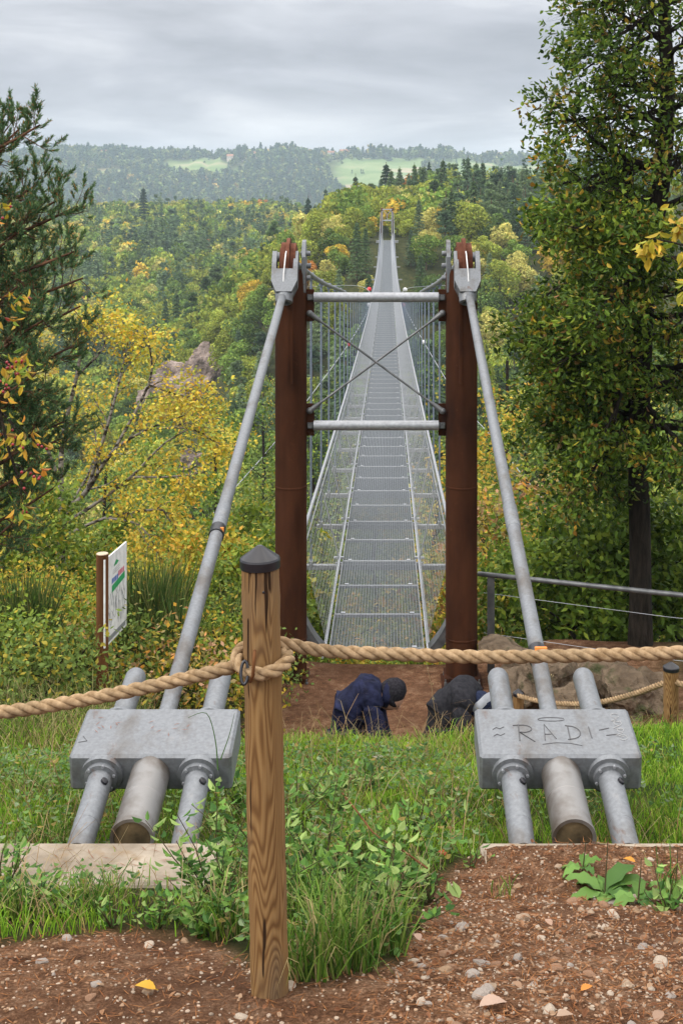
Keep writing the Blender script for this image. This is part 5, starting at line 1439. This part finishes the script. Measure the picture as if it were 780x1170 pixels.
# ---------------------------------------------------------------- fallen leaves
def fallen(px, py, size, colr, lab, ang=0, cat='leaf'):
    d = 3.2
    while d < 12:
        q = A(px, py, d)
        if q[2] <= Hs(q[0], d)+.012: break
        d += .01
    L, W = size, size*.55; n = 12; mm = MB(); z = q[2]+.006; c_, s_ = math.cos(ang), math.sin(ang)
    V = [(0,0,0)]; F = []
    for i in range(n+1):
        t = i/n; w = W*.5*math.sin(math.pi*t**.8)*(1+.12*(i%2)); xx = L*(t-.5); zz = .10*L*math.sin(t*3)+.02*L*rnd.random()
        V += [(xx, w, zz+.25*w), (xx, 0, zz), (xx, -w, zz+.25*w)]
    V = np.array(V); V = np.stack([V[:,0]*c_-V[:,1]*s_, V[:,0]*s_+V[:,1]*c_, V[:,2]], 1)+np.array([q[0], d, z])
    for i in range(n):
        a = 1+3*i; F += [[a,a+1,a+4,a+3],[a+1,a+2,a+5,a+4]]
    mm.add(V, [F], colr, 0, True)
    mm.tube([V[2], V[2]-(V[5]-V[2])*1.5], .0008+.006*L, 4, tint=np.array(colr)*.7)
    tag(mm.build('fallen_leaf', M['grass'], None, (q[0], d, q[2])), lab, cat, 'fallen leaves on the ground')
for a in [(563,1150,.075,(.50,.36,.28),'large pinkish-buff fallen leaf at the bottom of the earth',.2),(166,1131,.060,(.62,.36,.05),'yellow-orange fallen leaf lying on the left earth',2.9),(431,868,.085,(.55,.48,.42),'pale curled leaf high on the turf left of centre',2.6),(468,857,.05,(.5,.45,.36),'small pale leaf near the top of the turf',.4),(492,911,.06,(.45,.40,.34),'buff leaf on the turf left of the right anchor',.9),
          (505,977,.05,(.42,.09,.04),'red fallen leaf at the top of the bare earth',2.3),(718,985,.05,(.62,.28,.05),'orange leaf on the earth edge under the right anchor',2.6),(434,992,.06,(.70,.26,.04),'orange leaf in the grass left of the bare earth',.2),(670,1132,.04,(.62,.25,.06),'small orange leaf low on the earth',.5),(752,1164,.05,(.36,.24,.17),'brown leaf in the bottom right corner',1),(626,1056,.04,(.45,.30,.22),'buff leaf in the middle of the gravel',2),(25,938,.05,(.5,.4,.3),'pale leaf in the grass at the left edge',1.4),(645,1163,.045,(.42,.30,.22),'curled brown leaf at the bottom edge right of centre',.1),(477,1073,.04,(.50,.34,.26),'pale leaf beside the tuft on the earth',1.9),(95,777,.09,(.6,.52,.45),'pale leaf on the bank below the information board',.6),(60,900,.05,(.45,.33,.25),'dry leaf on the turf near the left edge',.3),(590,1128,.035,(.35,.22,.14),'little brown leaf among the gravel',2.2)]:
    fallen(*a)
# dry bramble stem arching through the grass
m = MB(); m.tube(dense(poly((390,905,5.2),(410,930,5.0),(430,955,4.8),(460,972,4.7),(478,985,4.6),(488,992,4.55)),4), .0035, 6)
tag(m.build('dry_stem', M['old_wood'], None, tuple(A(488,992,4.55))), 'dry reddish stem arching from the turf to the bare earth', 'stem')
for k, (px, py, d, h, lab) in enumerate([(620,838,8.1,.40,'tall dry seed stalk beside the right person'),(505,770,8.0,.55,'leaning seed-headed grass stalk between the two people'),(388,925,5.2,.3,'dry brown stalk in the turf behind the post'),(512,930,5.3,.28,'thin dry stalk on the turf near the earth'),(455,1000,4.5,.18,'short dry stalk at the end of the tuft')]):
    x = (px-443)*d/1500; z = Hs(x, d); m = MB(); P = curve_pts(np.array([x,d,z]), np.array([-.25 if k==1 else .1,0,1]), h, 6, .05, 0, rs); m.tube(P, np.linspace(.0025,.0012,7), 5, tint=(.30,.22,.12))
    q = P[3:]; k2 = 22; ii = rs.integers(0,len(q),k2); m.leaves(q[ii]+rs.normal(0,.006,(k2,3)), nrm(np.array([0,0,1])+rs.normal(0,.4,(k2,3))), nrm(rs.normal(0,1,(k2,3))), .016, .005, np.tile((.5,.4,.22),(k2,1)))
    tag(m.build('grass_stalk', M['stalk'] if 'stalk' in M else M['grass'], None, (x,d,z)), lab, 'grass stalk', 'dry stalks in the turf')
# blades bent across the left anchor block
for k, (pts, lab) in enumerate([([(249,880,5.45),(246,845,5.5),(236,815,5.52),(215,820,5.5)],'long grass blade bent over the left anchor block'),([(252,868,5.4),(262,840,5.45),(268,815,5.45)],'upright grass blade beside the left anchor block')]):
    P = dense(poly(*pts),4); m = MB(); m.tube(P, np.linspace(.003,.0008,len(P)), 4, tint=(.06,.13,.03)); tag(m.build('tall_grass', M['grass'], None, tuple(P[0])), lab, 'grass')
# ---------------------------------------------------------------- two people stooping on the path
def skin_mesh(name, V, E, Rr, mats, parent, sub=2, disp=0, root=0, scale_r=None):
    me = bpy.data.meshes.new(name); org = wloc(parent)
    me.from_pydata([tuple(Vector(v)-org) for v in V], E, [])
    o = bpy.data.objects.new(name, me); o.parent = parent; col.objects.link(o)
    o.modifiers.new('skin', 'SKIN')
    for i, sv in enumerate(me.skin_vertices[0].data):
        r = Rr[i]; sv.radius = (r, r) if np.isscalar(r) else r
        sv.use_root = (i == root)
    sb = o.modifiers.new('sub', 'SUBSURF'); sb.levels = sub; sb.render_levels = sub
    if disp:
        tx = bpy.data.textures.new(name+'_folds', 'CLOUDS'); tx.noise_scale = .055; tx.noise_depth = 2
        dm = o.modifiers.new('folds', 'DISPLACE'); dm.texture = tx; dm.strength = disp; dm.mid_level = .5
    dg = bpy.context.evaluated_depsgraph_get(); ev = o.evaluated_get(dg); nm = bpy.data.meshes.new_from_object(ev)
    o.modifiers.clear(); o.data = nm
    nm.materials.clear(); nm.materials.append(mats)
    for p in nm.polygons: p.use_smooth = True
    return o
M['skin'] = plain('skin', (.48,.28,.20), .5); M['navy_coat'] = surf('navy_quilted_cloth', (.005,.006,.018), (.016,.02,.055), 14, .75, bmp=.5, bdist=.01)
M['grey_coat'] = surf('charcoal_cloth', (.013,.013,.017), (.028,.028,.033), 30, .85, bmp=.4, bdist=.006)
M['knit'] = surf('black_knit', (.010,.010,.014), (.03,.028,.034), 60, .95, bmp=.6, bdist=.004); M['navy_knit'] = surf('navy_knit', (.010,.014,.035), (.022,.03,.06), 60, .9, bmp=.6, bdist=.004)
M['scarf'] = plain('light_grey_cloth', (.36,.38,.42), .9); M['jean'] = surf('dark_trousers', (.02,.022,.03), (.04,.045,.06), 30, .9, bmp=.3)
M['boot'] = plain('boot_leather', (.05,.03,.02), .6); M['hair'] = plain('hair', (.04,.025,.015), .6)
def person(px, py_top, d, coat, hat, collar, label, sc_=1.0, head_drop=0.0, face=1, feet_z=None, yaw=0, hx=0):
    """figure bent forward from hips and knees, reaching for the ground, facing +x"""
    zt = -(py_top-215)*d/1500; x0 = (px-443)*d/1500
    gz = Hs(x0, d) if feet_z is None else feet_z
    hgt = zt-gz
    t = thing('person', (x0, d, gz), label, 'person', 'people stooping on the path')
    f = face; cy, sy = math.cos(yaw), math.sin(yaw)
    def p(a, b, c):
        a *= f; return Vector((x0+a*cy-b*sy, d+a*sy+b*cy, gz+c))
    h = hgt   # height of the rounded back over the ground
    # body skeleton: hips, spine, neck, head, arms, legs
    hip = p(-.17,0,h*.60); w = p(-.13,0,h*.74); ch = p(-.02,0,h*.87); sh = p(.07,0,h*.865); nk = p(.155-hx*.6,0,h*.80-head_drop*.5); hd = p(.235-hx,0,h*.70-head_drop)
    V = [hip,w,ch,sh,nk,hd]; E = [(0,1),(1,2),(2,3),(3,4),(4,5)]; Rr = [.09,.09,.10,.085,.052,.07]
    kz = h*.40
    for s_ in (-1,1):
        i = len(V); V += [p(-.13,s_*.10,h*.50), p(.10,s_*.15,kz), p(-.10,s_*.13,.09), p(.05,s_*.14,.035)]; E += [(0,i),(i,i+1),(i+1,i+2),(i+2,i+3)]; Rr += [.06,.045,.035,.03]
        i = len(V); V += [p(.05,s_*.17,h*.80), p(.10,s_*.21,h*.52), p(.22,s_*.15,h*.28), p(.26,s_*.14,h*.20)]; E += [(3,i),(i,i+1),(i+1,i+2),(i+2,i+3)]; Rr += [.045,.035,.028,.026]
    body = skin_mesh('body', V, E, Rr, M['skin'], t, 2)
    # hands: palm and five fingers
    for s_ in (-1,1):
        w0 = p(.26,s_*.14,h*.20); HV = [w0, w0+Vector((.03*f,0,-.05))]; HE = [(0,1)]; HR = [.024,.03]
        for q in range(5):
            off = (q-2)*.017; ln = [.045,.07,.078,.072,.055][q]; a0 = HV[1]+Vector((.01*f, off, -.01)); i = len(HV)
            HV += [a0, a0+Vector((.012*f, off*.25, -ln*.5)), a0+Vector((-.006*f, off*.3, -ln))]; HE += [(1,i),(i,i+1),(i+1,i+2)]; HR += [.0095,.0085,.007]
        skin_mesh('hand', HV, HE, HR, M['skin'], t, 1)
    # jacket
    V = [hip,w,ch,sh,p(.12,0,h*.835-head_drop*.3)]; E = [(0,1),(1,2),(2,3),(3,4)]; Rr = [(.165,.15),(.175,.15),(.19,.15),(.165,.13),(.10,.09)]
    for s_ in (-1,1):
        i = len(V); V += [p(.045,s_*.17,h*.80), p(.09,s_*.215,h*.53), p(.20,s_*.16,h*.30), p(.245,s_*.145,h*.24)]; E += [(3,i),(i,i+1),(i+1,i+2),(i+2,i+3)]; Rr += [.092,.075,.060,.055]
    i = len(V); V += [p(-.19,0,h*.46)]; E += [(0,i)]; Rr += [(.19,.16)]
    skin_mesh('jacket', V, E, Rr, coat, t, 3, .03)
    V = [hip]; E = []; Rr = [.15]
    for s_ in (-1,1):
        i = len(V); V += [p(-.13,s_*.10,h*.50), p(.10,s_*.15,kz), p(-.08,s_*.13,.12)]; E += [(0,i),(i,i+1),(i+1,i+2)]; Rr += [.125,.095,.07]
    skin_mesh('trousers', V, E, Rr, M['jean'], t, 2, .02)
    for s_ in (-1,1):
        V = [p(-.10,s_*.13,.13), p(-.09,s_*.13,.05), p(.02,s_*.14,.045), p(.11,s_*.145,.04)]; skin_mesh('boot', V, [(0,1),(1,2),(2,3)], [.055,.052,.048,.04], M['boot'], t, 2)
    # head with face, and hat pulled over it
    fd = Vector((f*.55*cy, f*.55*sy, -.75)).normalized()   # way the face looks
    up = Vector((f*.75*cy, f*.75*sy, .55)).normalized(); sd = fd.cross(up).normalized(); c0 = hd
    B = np.array([list(sd), list(fd), list(up)])
    def ell(nm, c, r, sc3, mt, cut=None, nu=24, nv=18, wob=0):
        m = MB(); m.sphere((0,0,0), r, nu, nv); m.V = [v*np.array(sc3) for v in m.V]
        if wob: m.V = [v*(1+wob*np.sin(v[:,[2]]*150)) for v in m.V]
        m.V = [v@B+np.array(c) for v in m.V]; return m.build(nm, mt, t)
    ell('head', c0+fd*.012, .093, (.86,1.0,1.18), M['skin'])
    ell('nose', c0+fd*.105-up*.005, .017, (.8,1.1,1.5), M['skin'], nu=12, nv=8)
    for s_ in (-1,1):
        ell('ear', c0+sd*s_*.080-up*.005, .026, (.35,.7,1.2), M['skin'], nu=12, nv=8)
        ell('eye', c0+sd*s_*.031+fd*.092+up*.015, .011, (1.2,.6,.7), M['hair'], nu=10, nv=8)
    ell('mouth', c0+fd*.092-up*.045, .018, (1.3,.4,.35), M['berry'], nu=12, nv=6)
    ell('hair', c0-fd*.022-up*.020, .094, (.90,.98,1.05), M['hair'])
    ell('beanie', c0-fd*.024+up*.034, .102, (.90,1.04,1.24), hat, wob=.014)
    ell('beanie_cuff', c0-fd*.014-up*.004, .108, (.94,1.04,.42), hat, wob=.01)
    # collar
    m = MB(); cpt = p(.135,0,h*.82-head_drop*.35); n = 28; ax = (hd-nk).normalized(); u1, u2 = perp(np.array(ax)); V = []
    for j in range(3):
        for k in range(n):
            a = k*2*math.pi/n; rr_ = (.098,.112,.100)[j]*(1+.07*math.sin(3*a)); V.append(np.array(cpt)+np.array(ax)*(.035*j-.02+.015*math.sin(2*a))+rr_*(math.cos(a)*u1+math.sin(a)*u2))
    F = [[j*n+k, j*n+(k+1)%n, (j+1)*n+(k+1)%n, (j+1)*n+k] for j in range(2) for k in range(n)]
    m.add(V, [F], None, 0, True); m.build('collar', collar, t)
    return t
person(420, 773, 10.75, M['navy_coat'], M['knit'], M['navy_coat'], 'person in dark navy padded jacket and black beanie, stooping on the path', head_drop=-.13, hx=.05)
person(529, 775, 10.75, M['grey_coat'], M['navy_knit'], M['scarf'], 'person in charcoal jacket, light grey collar and navy beanie, bent low beside the right anchor', head_drop=-.05, hx=.12, yaw=-.35)
# ---------------------------------------------------------------- air, light and camera
def haze():
    m = MB(); x, y0, y1, z0, z1 = 6700, -60, 6700, float(-95), 85.0
    m.box((0,(y0+y1)/2,(z0+z1)/2), (2*x, y1-y0, z1-z0))
    mt = bpy.data.materials.new('haze'); mt.use_nodes = True; nt = mt.node_tree
    for n in list(nt.nodes):
        if n.type != 'OUTPUT_MATERIAL': nt.nodes.remove(n)
    v = nt.nodes.new('ShaderNodeVolumePrincipled'); v.inputs['Density'].default_value = HAZE; v.inputs['Color'].default_value = (.70,.85,1,1); v.inputs['Anisotropy'].default_value = .1
    nt.links.new(v.outputs[0], nt.nodes['Material Output'].inputs['Volume'])
    tag(m.build('haze', mt), 'thin bluish autumn haze filling the gorge', 'haze', kind='stuff')
HAZE = 2.3e-4
haze()
sun_el, sun_az = 42.0, 242.0    # azimuth measured clockwise from +Y
sd = Vector((math.sin(R(sun_az))*math.cos(R(sun_el)), math.cos(R(sun_az))*math.cos(R(sun_el)), math.sin(R(sun_el))))
L = bpy.data.lights.new('sun', 'SUN'); L.energy = 1.5; L.angle = R(10); L.color = (1,.95,.88)
lo = bpy.data.objects.new('sun', L); lo.rotation_euler = (-sd).to_track_quat('-Z', 'Y').to_euler(); col.objects.link(lo)
w = bpy.data.worlds.new('World'); sc.world = w; w.use_nodes = True; nt = w.node_tree
bg = nt.nodes['Background']
sky = nt.nodes.new('ShaderNodeTexSky'); sky.sky_type = 'NISHITA'; sky.sun_disc = False; sky.sun_elevation = R(sun_el); sky.sun_rotation = R(sun_az)
nt.links.new(sky.outputs[0], bg.inputs[0]); bg.inputs[1].default_value = .10
tc = nt.nodes.new('ShaderNodeTexCoord'); sx = nt.nodes.new('ShaderNodeSeparateXYZ'); nt.links.new(tc.outputs['Generated'], sx.inputs[0])
mp = nt.nodes.new('ShaderNodeMapping'); mp.inputs['Scale'].default_value = (2.2,2.2,11); mp.inputs['Location'].default_value = (3.1,0,1.3); nt.links.new(tc.outputs['Generated'], mp.inputs[0])
nf = noise(nt, mp.outputs[0], 1.8, 6, .52, .35)
mp2 = nt.nodes.new('ShaderNodeMapping'); mp2.inputs['Scale'].default_value = (1,1,5); nt.links.new(tc.outputs['Generated'], mp2.inputs[0])
nf2 = noise(nt, mp2.outputs[0], 7, 6, .6, .2)
cl = ramp(nt, nf, [(.30, (.30,.31,.345)), (.46, (.45,.46,.50)), (.66, (.78,.78,.79))])
cl = mixc(nt, .12, cl, ramp(nt, nf2, [(.3,(.4,.4,.43)),(.7,(1,1,1))]))
gr = ramp(nt, sx.outputs[2], [(0,(.98,.98,.99)),(.035,(.92,.925,.94)),(.085,(.86,.865,.885)),(.14,(1.0,1.0,1.0)),(.30,(1.8,1.8,1.8)),(1,(4.3,4.05,3.65))])
cl = mixc(nt, 1.0, cl, gr, 'MULTIPLY')
b2 = nt.nodes.new('ShaderNodeBackground'); nt.links.new(cl, b2.inputs[0]); b2.inputs[1].default_value = 1.0
mx = nt.nodes.new('ShaderNodeMixShader'); mx.inputs[0].default_value = .93
nt.links.new(bg.outputs[0], mx.inputs[1]); nt.links.new(b2.outputs[0], mx.inputs[2]); nt.links.new(mx.outputs[0], nt.nodes['World Output'].inputs[0])

cam = bpy.data.cameras.new('camera'); co = bpy.data.objects.new('camera', cam); col.objects.link(co); sc.camera = co
cam.sensor_fit = 'VERTICAL'; cam.sensor_height = 36; cam.lens = 1500/1170*36
co.rotation_euler = (R(90),0,0)
cam.shift_x = -(443-390)/1170; cam.shift_y = -(585-215)/1170
cam.clip_start = .05; cam.clip_end = 12000
vs = sc.view_settings; vs.view_transform = 'Standard'; vs.look = 'None'; vs.gamma = 1; vs.exposure = .50; vs.use_curve_mapping = False
sc.cycles.use_denoising = True; sc.cycles.max_bounces = 6; sc.cycles.diffuse_bounces = 3; sc.cycles.glossy_bounces = 2; sc.cycles.transmission_bounces = 3; sc.cycles.volume_bounces = 1; sc.cycles.transparent_max_bounces = 6
sc.cycles.caustics_reflective = False; sc.cycles.caustics_refractive = False; sc.cycles.sample_clamp_indirect = 4
sc.render.film_transparent = False
